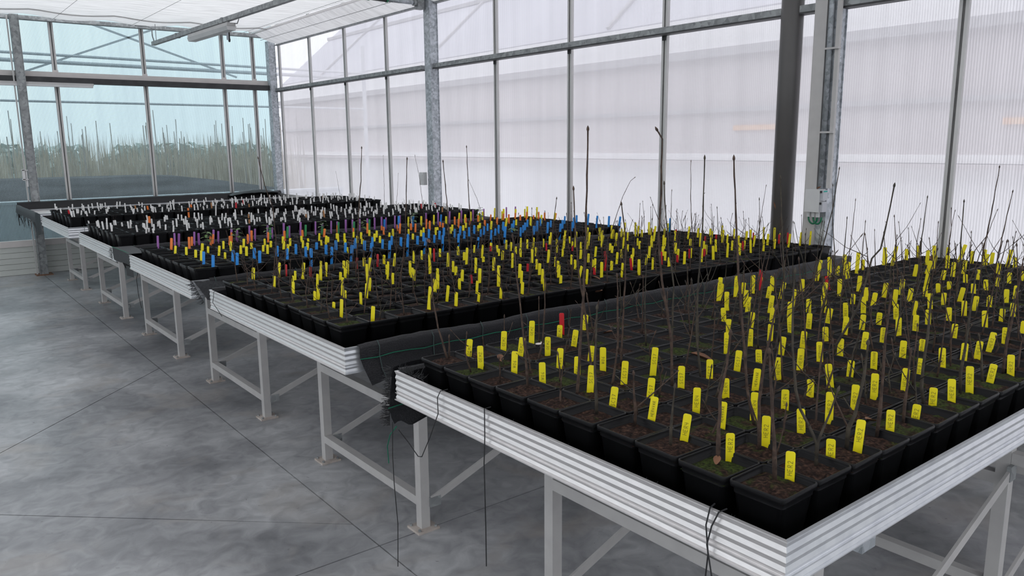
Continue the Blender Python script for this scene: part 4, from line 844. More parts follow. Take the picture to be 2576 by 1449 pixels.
for q in '''1y,1,9,1438,2068,56,6 1y,0,8,1400,1947,64,-1 1y,2,9,1563,2040,69,3 1y,2,8,1563,1949,65,7 1y,1,7,1432,1816,68,2 1y,3,9,1694,2048,84,2 1y,2,8,1662,1924,55,0 1y,1,6,1432,1681,62,-1 1y,2,7,1570,1762,65,3 1y,3,8,1793,1937,57,7 1y,4,9,1839,2064,44,2 1y,2,6,1563,1673,58,1 1y,5,9,1975,2074,61,4 1y,1,5,1494,1544,72,3 1y,3,7,1709,1766,48,7 1y,2,5,1613,1526,67,3 1y,1,4,1432,1395,58,6 1y,2,4,1563,1380,60,4 1y,1,3,1432,1259,66,7 1y,3,4,1707,1391,64,0 1y,2,3,1585,1239,62,1 1y,4,4,1842,1395,58,-1 1y,0,2,1400,1127,64,6 1y,3,3,1739,1260,52,-2 1y,1,2,1531,1119,67,2 1y,0,1,1400,996,54,-1 1y,2,6,1662,1662,72,-1 1y,3,5,1752,1537,82,4 1y,1,1,1531,993,65,-1 1y,2,1,1662,982,56,-4 1y,0,0,1400,847,58,-1 1y,2,0,1563,849,44,-2 1y,2,2,1662,1116,64,0 1y,3,2,1789,1108,47,-1 1y,3,1,1793,985,70,-1 1y,2,0,1662,839,69,3 1y,4,1,1924,989,62,0 1y,4,0,1827,846,53,-1 1y,5,0,1956,846,39,3 1y,6,0,2102,868,47,-1 1y,6,0,2186,855,57,-4 1y,7,0,2312,860,68,-4 1y,8,0,2448,858,51,6 1y,9,0,2579,851,56,-4 1y,9,1,2480,1006,63,-4 1y,8,1,2349,1016,51,0 1y,6,1,2186,982,59,1 1y,10,1,2611,998,58,1 1y,10,1,2697,990,52,5 1y,9,2,2480,1129,62,0 1y,10,2,2617,1132,44,2 1y,5,1,2055,1003,64,-1 1y,7,2,2317,1139,52,-2 1y,6,2,2186,1145,47,2 1y,5,2,2055,1132,63,-8 1y,8,3,2374,1281,57,0 1y,11,9,2827,2108,103,3 1y,11,9,2841,2108,73,2 1y,10,8,2710,1977,71,-2 1y,9,7,2511,1843,51,-5 1y,8,6,2357,1708,51,-1 1y,6,5,2130,1547,67,-1 1y,12,9,2951,2108,96,1 1y,13,9,3004,2108,59,3 1y,11,8,2841,1977,62,1 1y,10,8,2710,1875,65,4 1y,9,6,2494,1708,58,5 1y,13,9,3079,2108,85,0 1y,14,9,3135,2108,71,1 1y,13,8,3005,1977,59,7 1y,11,7,2787,1820,69,5 1y,10,6,2611,1694,62,1 1y,8,5,2389,1554,55,0 1y,14,9,3234,2108,64,1 1y,13,8,3103,1973,68,9 1y,11,6,2742,1702,66,1 1y,12,7,2947,1816,76,8 1y,9,5,2536,1566,61,-6 1y,15,8,3281,1977,60,-2 1y,7,5,2275,1558,54,-1 1y,5,4,1982,1399,61,4 1y,6,4,2092,1396,45,-4 1y,7,4,2251,1420,57,5 1y,5,3,2007,1272,61,0 1y,8,4,2381,1421,55,3 1y,12,6,2891,1708,57,-2 1y,10,5,2642,1557,58,1 1y,14,7,3188,1817,78,5 1y,12,6,2972,1688,56,-2 1y,11,5,2759,1548,63,7 1y,7,3,2259,1285,64,-4 1y,6,3,2125,1273,68,1 1y,4,3,1863,1251,59,4 1y,9,4,2513,1413,51,-4 1y,15,7,3365,1839,69,-2 1y,12,5,2932,1570,57,-4 1y,10,4,2662,1425,64,2 1y,14,6,3221,1698,38,1 1y,13,5,3047,1558,68,-3 1y,15,6,3303,1683,59,2 1y,16,7,3496,1818,72,2 1y,11,4,2774,1419,57,3 1y,14,6,3217,1606,58,7 1y,12,4,2893,1417,48,2 1y,9,3,2505,1270,61,4 1y,10,3,2654,1280,51,0 1y,4,2,1924,1117,46,-1 1y,15,5,3340,1573,61,2 1y,13,4,3056,1428,58,-5 1y,11,3,2789,1290,66,-3 1y,16,6,3448,1674,64,5 1y,17,6,3587,1663,67,3 1y,16,5,3437,1556,57,5 1y,17,9,3627,2108,103,7 1y,18,9,3747,2108,105,-4 1y,19,9,3889,2108,105,-1 1y,20,9,4020,2108,105,1 1y,21,9,4080,2108,59,-1 1y,18,9,3758,2017,89,0 1y,19,9,3822,2108,52,0 1y,23,9,4314,2108,105,0 1y,23,9,4324,2108,68,0 1y,23,9,4413,2108,105,8 1y,25,9,4576,2108,73,-1 1y,26,9,4726,2108,80,-2 1y,24,8,4543,1977,82,1 1y,26,9,4710,2013,90,-2 1y,26,8,4802,1977,76,1 1y,23,8,4395,1875,79,3 1y,24,7,4477,1839,73,0 1y,26,8,4802,1912,102,15 1y,26,7,4802,1842,67,-1 1y,26,7,4802,1783,82,3 1y,26,7,4718,1741,69,7 1y,26,7,4802,1741,69,3 1y,26,6,4802,1659,94,8 1y,26,6,4758,1606,60,-1 1y,24,5,4445,1574,64,-1 1y,23,6,4354,1705,73,3 1y,22,5,4193,1574,56,0 1y,22,7,4244,1843,69,14 1y,22,4,4197,1433,59,-4 1y,21,4,4058,1438,50,3 1y,20,4,3931,1437,54,-3 1y,21,7,4107,1843,61,6 1y,19,6,3889,1687,64,5 1y,17,5,3587,1554,47,-4 1y,18,5,3758,1574,38,-3 1y,21,6,4079,1693,52,7 1y,19,5,3873,1573,34,-5 1y,22,6,4183,1688,82,1 1y,21,5,4052,1574,48,-4 1y,17,4,3623,1423,57,9 1y,16,4,3496,1438,46,1 1y,19,4,3790,1434,52,-4 1y,16,3,3476,1305,54,4 1y,15,3,3355,1297,51,-3 1y,14,3,3194,1288,47,-3 1y,17,3,3543,1276,52,-1 1y,14,2,3161,1145,62,-5 1y,18,3,3721,1275,57,-2 1y,23,4,4362,1439,46,4 1y,19,3,3869,1292,53,2 1y,15,2,3337,1153,44,0 1y,16,2,3456,1156,50,-2 1y,14,4,3185,1415,55,-2 1y,12,3,2887,1276,63,-1 1y,15,4,3361,1433,61,-5 1y,13,3,3028,1294,60,-3 1y,12,2,2899,1147,51,1 1y,12,1,2959,1005,54,-2 1y,11,1,2841,1007,56,8 1y,14,1,3135,1010,50,0 1r,4,9,1891,2108,74,-1 1r,16,8,3423,1927,65,-12 1r,14,9,3135,2108,105,0 2y,7,6,2221,3548,44,2 2y,6,5,2179,3409,57,2 2y,5,3,2055,3213,64,1 2y,5,2,1958,3087,68,-2 2y,3,0,1729,2777,103,6 2y,7,5,2296,3409,55,2 2y,7,3,2218,3237,67,2 2y,4,1,1924,2932,63,8 2y,4,0,1857,2762,64,3 2y,6,2,2107,3099,52,-1 2y,5,0,1993,2785,42,9 2y,6,1,2097,2941,62,4 2y,6,0,2131,2800,45,3 2y,7,0,2265,2808,55,2 2y,9,1,2550,2856,49,1 2y,8,0,2413,2822,53,0 2y,13,2,3048,2994,56,1 2y,12,0,2949,2822,75,5 2y,1,5,1432,3513,58,3 2y,1,6,1489,3653,64,3 2y,1,7,1432,3749,57,4 2y,1,9,1432,4038,65,5 2y,1,4,1432,3271,48,2 2y,1,4,1477,3335,45,6 2y,2,6,1579,3566,74,4 2y,3,7,1793,3751,37,4 2y,3,6,1703,3548,45,9 2y,2,4,1608,3351,53,4 2y,2,3,1563,3235,41,3 2y,0,1,1400,2937,66,4 2y,1,2,1432,3078,28,4 2y,2,2,1563,3077,54,-1 2y,4,5,1825,3507,50,4 2y,3,4,1765,3376,59,5 2y,2,3,1662,3213,64,4 2y,1,0,1456,2770,55,5 2y,4,7,1840,3791,55,3 2y,2,9,1585,4065,74,5 2y,2,8,1574,3825,58,3 2y,2,8,1651,3905,85,7 2y,4,9,1827,4065,58,3 2y,3,7,1697,3785,57,3 2y,3,8,1786,3911,72,5 2y,5,9,1962,4053,47,2 2y,4,8,1924,3930,67,2 2y,6,9,2095,4063,52,2 2y,5,8,2055,3916,71,4 2y,4,6,1875,3612,88,3 2y,7,9,2221,4051,56,1 2y,5,7,2035,3686,59,1 2y,5,6,1962,3548,100,5 2y,7,8,2218,3930,80,9 2y,4,5,1924,3430,58,2 2y,8,8,2349,3930,81,4 2y,9,9,2489,4065,57,1 2y,9,9,2484,3963,83,2 2y,10,9,2622,4065,56,1 2y,6,6,2161,3653,71,0 2y,6,5,2087,3514,58,5 2y,5,5,2038,3409,66,2 2y,7,6,2289,3653,91,-1 2y,8,7,2431,3686,87,2 2y,8,5,2349,3514,67,1 2y,11,9,2760,4065,58,-1 2y,10,8,2639,3825,57,1 2y,9,7,2559,3686,105,4 2y,12,9,2887,4065,55,0 2y,12,9,2876,3963,68,2 2y,11,8,2801,3865,59,3 2y,10,7,2680,3686,41,2 2y,8,5,2427,3409,89,1 2y,7,3,2252,3132,82,2 2y,13,9,3018,4065,60,2 2y,13,9,3004,3978,53,0 2y,9,5,2548,3409,80,2 2y,7,2,2317,3059,98,1 2y,12,8,2902,3825,54,1 2y,11,7,2841,3709,60,2 2y,14,9,3145,4065,67,2 2y,13,9,3103,3963,66,4 2y,13,8,3042,3832,55,0 2y,13,7,3004,3737,56,-1 2y,10,5,2680,3409,91,1 2y,9,3,2524,3149,75,2 2y,8,2,2410,2994,70,2 2y,15,9,3270,4065,71,0 2y,15,9,3266,3991,68,0 2y,15,9,3304,3978,79,6 2y,12,5,2880,3477,88,1 2y,13,7,3089,3690,60,1 2y,11,4,2742,3271,65,0 2y,10,3,2665,3154,63,1 2y,16,9,3398,3981,62,1 2y,17,9,3528,4065,62,0 2y,9,1,2517,2960,72,5 2y,12,5,2951,3414,85,4 2y,17,9,3539,4065,88,-1 2y,18,9,3665,4065,94,6 2y,18,9,3659,4065,56,3 2y,18,9,3659,4005,55,1 2y,16,8,3455,3841,53,7 2y,14,6,3184,3548,62,1 2y,17,8,3542,3851,44,4 2y,17,8,3593,3873,105,4 2y,17,7,3529,3752,50,2 2y,14,5,3234,3440,58,3 2y,19,9,3889,4065,96,2 2y,18,8,3693,3851,96,7 2y,17,7,3538,3701,58,5 2y,14,4,3165,3299,54,0 2y,13,4,3005,3274,65,1 2y,12,3,2905,3133,62,-1 2y,12,4,2880,3271,65,1 2y,11,3,2793,3150,64,0 2y,10,2,2660,2994,75,1 2y,17,9,3532,3997,49,2 2y,15,7,3267,3698,60,4 2y,11,1,2775,2960,64,16 2y,10,0,2696,2822,69,4 2y,15,5,3339,3421,70,6 2y,13,3,3059,3157,45,5 2y,12,2,2920,2994,83,2 2y,11,1,2835,2855,87,-1 2y,20,9,4009,4065,87,2 2y,20,9,3976,4011,75,8 2y,18,7,3676,3708,90,9 2y,21,9,4134,4065,93,1 2y,21,9,4151,4065,63,2 2y,19,7,3831,3726,91,5 2y,17,6,3599,3549,54,0 2y,17,5,3528,3464,52,4 2y,14,3,3231,3133,73,4 2y,18,6,3748,3577,79,4 2y,22,9,4240,4065,61,2 2y,22,9,4273,4065,105,1 2y,21,8,4055,3825,68,1 2y,16,4,3428,3286,57,1 2y,18,5,3659,3451,52,1 2y,17,4,3574,3324,49,0 2y,14,2,3226,3009,72,0 2y,13,0,3083,2822,80,-1 2y,23,9,4392,4065,97,-1 2y,23,9,4408,4054,73,3 2y,23,8,4314,3930,59,1 2y,20,6,3921,3610,56,1 2y,19,5,3800,3478,59,1 2y,24,9,4544,4065,90,-1 2y,24,9,4466,3972,57,-1 2y,21,6,4109,3653,56,2 2y,20,5,3936,3495,59,1 2y,17,3,3564,3183,76,2 2y,15,2,3329,2997,66,7 2y,14,1,3227,2855,72,-1 2y,22,7,4254,3757,105,7 2y,24,8,4541,3903,54,-1 2y,21,5,4069,3509,75,0 2y,20,4,3921,3376,47,4 2y,18,3,3678,3174,65,0 2y,17,2,3528,3026,61,0 2y,21,5,4065,3491,60,3 2y,26,9,4763,4065,66,0 2y,15,1,3363,2855,61,0 2y,23,6,4360,3653,71,0 2y,19,3,3801,3178,76,0 2y,25,6,4598,3638,73,2 2y,22,4,4254,3342,88,0 2y,18,1,3659,2863,83,-1 2y,18,2,3758,3020,61,-2 2y,16,1,3496,2855,82,0 2y,17,2,3627,3013,69,2 2y,21,3,4076,3174,63,0 2y,20,2,3989,3088,55,0 2y,26,6,4763,3653,56,0 2y,23,4,4413,3376,87,2 2y,21,2,4061,3064,85,-7 2y,19,1,3790,2877,85,-5 2y,26,6,4802,3582,84,4 2y,24,4,4522,3360,89,1 2y,24,4,4471,3285,68,2 2y,20,1,3921,2875,92,0 2y,26,5,4720,3409,77,-1 2y,22,2,4197,3044,69,0 2y,24,3,4500,3211,63,-1 2y,21,1,4073,2896,77,0 2y,23,2,4360,3067,54,3 2y,26,4,4802,3363,58,3 2y,26,4,4774,3307,75,-2 2y,22,1,4185,2892,86,-7 2y,24,2,4462,3063,81,3 2y,26,3,4802,3219,98,-3 2y,23,1,4332,2901,75,-3 2y,25,2,4629,3071,76,2 2y,26,3,4802,3132,101,-2 2y,24,1,4477,2918,68,1 2y,26,2,4796,3085,66,-1 2y,25,1,4644,2920,89,6 2y,26,1,4798,2931,86,4 2y,26,1,4802,2860,99,1 2y,24,6,4505,3653,93,7 2y,22,4,4183,3371,52,1 2r,2,9,1623,4065,59,4 2r,3,8,1694,3905,59,1 2r,5,9,2050,4065,56,3 2r,6,9,2185,4065,63,3 2r,9,8,2493,3930,82,0 2r,13,9,3004,4048,42,-1 2r,7,3,2221,3155,50,-11 2r,10,4,2701,3299,41,0 2r,15,8,3292,3825,55,-4 2r,16,7,3397,3691,42,0 2r,15,4,3303,3290,55,-13 2r,13,2,3088,3084,50,1 2r,12,1,2883,2957,40,-8 2r,14,1,3166,2954,64,-10 2r,25,9,4603,4065,31,2 2r,16,1,3421,2960,76,-4 2r,25,8,4635,3874,42,-3 2r,17,1,3561,2960,44,-3 2r,24,5,4448,3453,41,-2 2r,19,2,3861,2999,49,-3 2r,18,2,3713,2995,63,-4 2r,25,5,4652,3514,31,-2 2r,26,2,4707,3032,69,-2 2r,26,2,4802,3026,75,-5 2r,26,4,4802,3305,52,-2 2r,22,2,4274,3016,61,-4 2b,26,9,4784,4065,105,2 3y,0,5,1413,5418,50,8 3y,1,4,1447,5286,51,3 3y,1,3,1455,5113,49,4 3y,1,2,1447,4969,59,4 3y,2,5,1587,5415,51,6 3y,2,4,1601,5337,37,4 3y,2,3,1597,5101,65,8 3y,2,2,1587,4954,37,4 3y,3,5,1727,5407,56,3 3y,3,4,1727,5256,68,2 3y,4,5,1867,5403,60,3 3y,3,3,1743,5113,53,5 3y,3,2,1727,4961,62,3 3y,4,4,1867,5256,47,4 3y,5,5,2040,5467,41,0 3y,4,3,1899,5127,40,4 3y,4,2,1867,4964,61,3 3y,5,4,2007,5268,46,5 3y,2,1,1590,4815,30,-1 3y,6,5,2151,5404,54,3 3y,6,4,2152,5280,52,4 3y,5,3,2055,5158,50,7 3y,5,2,2009,4979,50,8 3y,7,5,2339,5516,33,1 3y,6,3,2198,5167,44,4 3y,6,2,2149,4975,49,3 3y,7,5,2342,5399,25,-12 3y,8,5,2447,5445,51,6 3y,7,3,2343,5180,33,-1 3y,7,3,2383,5192,60,7 3y,8,4,2471,5342,31,3 3y,9,5,2593,5448,39,3 3y,8,4,2533,5303,54,-2 3y,9,4,2580,5296,52,3 3y,8,3,2521,5167,26,8 3y,10,5,2727,5438,40,2 3y,9,3,2615,5159,42,3 3y,10,4,2721,5302,49,2 3y,9,2,2571,4996,37,2 3y,11,5,2891,5492,38,1 3y,11,4,2859,5316,50,4 3y,10,3,2747,5143,50,4 3y,10,2,2711,4994,49,2 3y,11,4,2933,5249,35,2 3y,12,4,2987,5291,55,2 3y,7,0,2317,4721,28,-2 3y,15,7,3453,5840,83,2 3y,16,7,3583,5840,80,2 3y,17,7,3713,5840,83,2 3y,18,7,3843,5840,62,1 3y,19,7,3982,5840,85,4 3y,19,7,4018,5793,72,1 3y,20,7,4113,5840,87,1 3y,20,7,4183,5801,74,2 3y,21,7,4247,5840,80,1 3y,22,7,4387,5840,105,2 3y,22,7,4449,5806,73,2 3y,22,7,4493,5840,90,1 3y,23,7,4599,5796,86,4 3y,24,7,4748,5838,75,2 3y,24,7,4770,5824,99,0 3y,24,6,4770,5681,101,1 3y,13,4,3164,5353,37,-1 3y,12,2,2988,4995,44,2 3y,13,3,3156,5151,45,2 3y,14,4,3303,5351,39,1 3y,14,3,3304,5175,54,2 3y,15,5,3466,5399,26,1 3y,16,4,3581,5353,43,3 3y,15,3,3451,5181,44,3 3y,17,5,3766,5423,41,5 3y,16,4,3613,5239,44,1 3y,18,4,3827,5305,43,4 3y,17,3,3724,5186,40,1 3y,18,3,3862,5193,65,5 3y,19,3,4023,5201,82,8 3y,20,4,4166,5239,55,2 3y,21,3,4296,5201,69,2 3y,22,4,4447,5239,76,4 3y,24,5,4743,5399,68,7 3b,0,1,1413,4812,73,4 3b,0,0,1413,4636,70,4 3b,2,1,1587,4806,67,5 3b,1,0,1553,4633,71,4 3b,3,1,1727,4824,66,4 3b,2,0,1693,4639,70,3 3b,4,1,1867,4800,69,3 3b,4,0,1867,4638,69,2 3b,5,1,2007,4835,65,2 3b,5,0,2007,4679,64,2 3b,6,2,2234,5019,40,3 3b,5,0,2007,4599,60,2 3b,6,0,2156,4701,61,2 3b,7,1,2287,4828,67,2 3b,6,0,2147,4599,58,4 3b,7,0,2293,4702,63,4 3b,8,1,2427,4825,69,3 3b,7,0,2287,4599,57,6 3b,8,0,2435,4703,64,3 3b,9,1,2568,4841,63,2 3b,8,0,2427,4599,59,5 3b,9,0,2575,4710,60,3 3b,10,1,2707,4818,65,3 3b,9,0,2567,4599,62,4 3b,13,7,3217,5840,77,4 3b,14,7,3320,5778,102,3 3b,15,7,3480,5808,92,4 3b,11,1,2847,4831,66,3 3b,10,0,2725,4721,62,4 3b,10,0,2707,4599,66,2 3b,11,0,2857,4715,61,2 3b,12,1,2995,4857,62,2 3b,13,2,3127,4993,67,2 3b,12,0,2991,4707,59,3 3b,13,1,3127,4847,67,3 3b,11,0,2847,4599,59,11 3b,14,2,3274,5013,67,3 3b,12,0,2993,4599,65,2 3b,17,7,3785,5840,82,5 3b,15,2,3436,5029,65,5 3b,13,0,3127,4599,65,3 3b,14,1,3289,4759,60,3 3b,15,1,3415,4872,70,1 3b,16,2,3563,5015,64,1 3b,15,1,3509,4854,48,2 3b,14,0,3300,4599,27,6 3b,16,1,3553,4872,67,3 3b,17,3,3741,5079,60,1 3b,15,0,3418,4599,70,5 3b,16,1,3592,4778,55,3 3b,17,1,3702,4881,66,2 3b,18,2,3871,5041,68,3 3b,16,0,3547,4599,88,4 3b,18,1,3837,4881,67,2 3b,19,3,4073,5158,58,4 3b,17,0,3698,4599,70,3 3b,18,1,3891,4805,57,2 3b,19,2,4007,4923,61,1 3b,20,3,4159,5079,65,2 3b,18,0,3838,4610,70,4 3b,19,1,4032,4801,84,2 3b,21,3,4348,5130,57,3 3b,19,0,3972,4606,91,5 3b,21,2,4281,4919,61,1 3b,14,1,3286,4881,65,3 3b,20,0,4107,4606,69,5 3b,21,1,4329,4825,68,0 3b,23,3,4611,5112,63,3 3b,21,0,4286,4662,66,5 3b,22,1,4467,4837,79,2 3b,24,3,4727,5081,66,0 3b,24,1,4667,4876,95,5 3b,23,0,4570,4669,98,5 3b,24,0,4699,4654,88,2 3b,24,0,4770,4602,84,8 3o,1,6,1447,5636,79,6 3o,1,6,1553,5586,82,2 3o,2,7,1622,5768,63,5 3o,3,6,1727,5680,65,1 3o,3,7,1757,5738,74,11 3o,3,6,1832,5590,67,5 3o,4,7,1909,5779,72,4 3o,4,6,1973,5620,66,4 3o,5,7,2037,5719,80,3 3o,5,6,2113,5590,72,4 3o,6,6,2253,5626,69,2 3o,8,7,2436,5719,54,-1 3o,9,6,2567,5616,63,7 3o,11,6,2847,5676,44,1 3o,11,6,2950,5635,77,2 3o,13,7,3137,5742,35,2 3o,12,5,3016,5487,54,1 3o,13,6,3221,5630,44,2 3o,13,5,3168,5497,71,5 3o,10,7,2786,5840,55,3 3o,14,6,3373,5662,43,1 3o,14,5,3309,5487,60,3 3o,15,6,3490,5610,77,5 3o,15,5,3469,5521,70,1 3o,16,6,3649,5640,40,1 3o,16,5,3599,5521,43,1 3o,18,6,3829,5681,70,0 3o,17,5,3760,5521,68,1 3o,18,6,3933,5662,57,2 3o,18,6,3905,5559,42,1 3o,20,7,4107,5719,64,1 3o,19,5,4038,5521,38,1 3o,21,7,4247,5719,61,6 3o,20,5,4173,5521,52,3 3o,22,7,4399,5723,60,4 3o,21,5,4306,5520,72,0 3o,23,7,4538,5721,58,3 3o,22,6,4470,5559,53,0 3o,23,6,4633,5668,64,3 3o,24,6,4667,5607,36,2 3o,24,6,4770,5654,57,0 3o,24,5,4730,5521,62,1 3o,24,5,4770,5422,62,12 3p,0,7,1413,5840,80,2 3p,1,7,1526,5840,90,2 3p,1,7,1553,5840,85,5 3p,2,7,1661,5840,89,4 3p,2,7,1693,5840,77,2 3p,3,7,1798,5840,95,4 3p,3,7,1832,5840,81,4 3p,4,7,1929,5840,93,4 3p,4,7,1970,5840,79,4 3p,5,7,2064,5840,105,4 3p,5,7,2107,5840,79,4 3p,6,7,2204,5840,100,4 3p,6,7,2242,5840,81,3 3p,7,7,2336,5840,105,2 3p,7,7,2379,5840,82,3 3p,8,7,2472,5840,105,3 3p,9,7,2598,5840,101,2 3p,9,7,2655,5840,78,3 3p,10,7,2732,5840,96,3 3p,10,7,2790,5840,87,-1 3p,11,7,2863,5840,98,1 3p,11,7,2922,5840,94,2 3p,12,7,2988,5840,95,3 3p,12,7,3058,5840,94,2 3p,13,7,3127,5840,96,1 3p,13,7,3193,5840,98,1 3p,13,7,3233,5840,92,2 3p,14,7,3320,5840,101,2 3p,14,7,3370,5840,101,1 3p,16,7,3634,5840,105,0 3p,17,7,3758,5840,105,2 3p,18,7,3880,5840,105,2 3p,19,7,4007,5840,105,3 3p,20,7,4139,5840,103,1 3p,21,7,4262,5840,105,0 3p,22,7,4388,5840,105,0 3p,23,7,4527,5840,105,0 3p,23,7,4633,5840,105,2 3g,6,7,2197,5767,84,3 3g,7,7,2325,5750,87,6 3g,8,7,2480,5764,88,4 3g,10,7,2775,5797,87,3 3g,11,7,2909,5789,82,3 3g,12,7,3061,5813,89,4 3g,9,7,2631,5794,67,5'''.split():
    a = q.split(','); raw.append((int(a[0][0]), a[0][1], int(a[1]), int(a[2]), int(a[3])/1000, int(a[4])/1000, int(a[5])/1000, math.radians(int(a[6]))))
def word_at(i, j):
    if j < 2: return 'HER2'
    if j < 4: return 'HER4VAR' if i % 3 == 1 else 'HER4'
    if j < 6: return 'SC37' if i < 7 else 'HER1'
    if j < 8: return 'WO6'
    return 'OEMZ'
COL = {'y':'yellow','r':'red','b':'blue','o':'orange','p':'purple','g':'green'}
raw.sort(key=lambda q: (q[0], q[1], q[4], q[5]))
ysel = sorted([q for q in raw if q[1] == 'y'], key=lambda q: (q[0] > 1, math.hypot(q[4], q[5])))[:300]; ysel = set(ysel)
cnt = {}; percell = {}; mass = MB()
for q in raw:
    b, c, i, j, x, y, hh, lean = q; rr = random.Random(int(x*1000)*7 + int(y*1000))
    face = math.atan2(-y, -x); turn = math.radians({1: 0, 2: -46, 3: -36}[b] + rr.uniform(-11, 11))
    yaw = face + turn + math.pi/2
    ln = -lean if True else lean
    if c == 'y' and q not in ysel:
        src = TME['y']; rz = Matrix.Rotation(yaw, 4, 'Z') @ Matrix.Rotation(lean, 4, 'Y'); up = rz @ Vector((0,0,1))
        mw = Matrix.Translation(Vector((x, y, SOIL)) - up*(TL-hh)) @ rz; m2 = MB(); m2.v = [tuple(mw @ v.co) for v in src.vertices]; m2.f = [tuple(p.vertices) for p in src.polygons]; extend(mass, m2); continue
    if b in (1, 2):
        key = (b, c, i, j); percell[key] = percell.get(key, 0) + 1; n = percell[key]
        who = ('nearest' if b == 1 else 'second')
        lab = ('%s tag on %s bench, %s pot row from aisle, %s from near side' % (COL[c], who, nth(i+1), nth(j+1))) if n == 1 else ('%s %s tag in one pot, %s bench, %s row from aisle, %s from near side' % (nth(n), COL[c], who, nth(i+1), nth(j+1)))
        grp = '%s tags on the %s bench' % (COL[c], who)
    else:
        cnt[c] = cnt.get(c, 0) + 1
        lab = 'slim %s tag on third bench, %s %s one counting from the aisle' % (COL[c], nth(cnt[c]), COL[c]); grp = '%s tags on the third bench' % COL[c]
    put_tag(c, x, y, hh, lean, yaw, lab, grp, word=word_at(i, j) if (b == 1 and c == 'y' and x < 3.1) else None)
if mass.v: single('yellow_plant_tags', mass, M['tag_y'], (3.5, 5, SOIL), 'remaining yellow tags standing farther off on the second and third benches', 'plant tags', kind='stuff')
# white tags on the fourth and fifth bench
wm = MB(); wcount = 0; cand = []
for b in (4, 5):
    x0, px, nx, y0, py, ny = GRID[b]
    for j in range(ny):
        rr = random.Random(b*77+j); per = [1, 2, 2, 2][(b+j) % 4]
        for i in range(nx):
            for n in range(per):
                if rr.random() < (.30 if b == 4 else .28): continue
                c = 'w'; u = rr.random()
                if u < .03: c = 'n'
                elif u < .042: c = 'r'
                elif u < .05: c = 'o'
                cand.append((b, j, i, n, c, x0+(i+.12+.76*rr.random())*px, y0+(j+.15+.7*rr.random())*py, rr.uniform(.045, .085), rr.uniform(-.12, .12), rr.uniform(-.5, .5)))
cand.sort(key=lambda q: math.hypot(q[5], q[6])); wc = {}; nw = 0
for b, j, i, n, c, x, y, hh, lean, tw in cand:
    yaw = math.atan2(-y, -x) + tw + math.pi/2
    if c == 'w':
        nw += 1
        if nw > 300:
            rz = Matrix.Rotation(yaw, 4, 'Z') @ Matrix.Rotation(lean, 4, 'Y'); up = rz @ Vector((0,0,1)); mw = Matrix.Translation(Vector((x, y, 1.017)) - up*(TL-hh)) @ rz
            m2 = MB(); m2.v = [tuple(mw @ v.co) for v in TME['w'].vertices]; m2.f = [tuple(p.vertices) for p in TME['w'].polygons]; extend(wm, m2); continue
    k = (b, j, c); wc[k] = wc.get(k, 0) + 1; cn = {'w':'white','n':'tan','r':'red','o':'orange'}[c]
    lab = 'slim %s tag on %s bench, %s in the %s pot row from the camera side' % (cn, 'fourth' if b == 4 else 'fifth', nth(wc[k]), nth(j+1))
    put_tag(c, x, y, hh, lean, yaw, lab, '%s tags on the two far benches' % cn, 1.017)
if wm.v: single('white_plant_tags', wm, M['tag_w'], (3, 9, 1.017), 'remaining small white tags crowding the fifth bench', 'plant tags', kind='stuff')

# ------------------------------------------------------------------ leafy seedlings, dry leaves, snail shell
def leaf_mb(base, d, ln, wd, fold=.25, droop=.3):
    mb = MB(); b = Vector(base); d = Vector(d).normalized(); s = d.cross(Vector((0,0,1))).normalized()
    for k in range(6):
        f = k/5; w_ = wd*math.sin(math.pi*min(1, .08+f*.92))**.8 if k < 5 else .0004
        c = b + d*ln*f + Vector((0,0,-droop*ln*f*f))
        mb.v += [tuple(c - s*w_ + Vector((0,0,fold*w_))), tuple(c), tuple(c + s*w_ + Vector((0,0,fold*w_)))]
    for k in range(5): a = k*3; mb.f += [(a,a+1,a+4,a+3),(a+1,a+2,a+5,a+4)]
    return mb
LEAFY = [(1.93,5.72,.10,'bushy green seedling among purple tags nearest the aisle on the third bench'),(2.16,5.70,.11,'bushy green seedling second from the aisle at the back of the third bench'),
 (2.62,5.75,.10,'pale leafed seedling third from the aisle at the back of the third bench'),(1.70,5.66,.10,'wilting seedling with narrow leaves at the aisle end of the third bench'),
 (2.95,5.72,.09,'low leafy seedling between the green tags on the third bench'),(3.45,5.75,.12,'yellowing leafed seedling midway along the back of the third bench'),(4.15,5.75,.12,'sparse green seedling towards the wall at the back of the third bench'),
 (3.75,4.75,.05,'small pale rosette plant in a pot among the blue tags')]
for x, y, hg, lab in LEAFY:
    rr = random.Random(int(x*100)); t = thing('leafy_seedling', lab, 'seedling', (x, y, SOIL-.01), 'leafy seedlings on the third bench')
    mb = MB(); bud_tube(mb, [(x,y,SOIL-.01),(x+.005,y,SOIL+hg*.6),(x-.005,y+.004,SOIL+hg)], .0022); part('stem', mb, M['stem2'], t)
    for k in range(11):
        a = k*2.4; z = SOIL + hg*(.35+.065*k); part('leaf', leaf_mb((x,y,z), (math.cos(a), math.sin(a), rr.uniform(-.1,.5)), rr.uniform(.04,.06), rr.uniform(.010,.017)), M['leaf'], t, smooth=True)
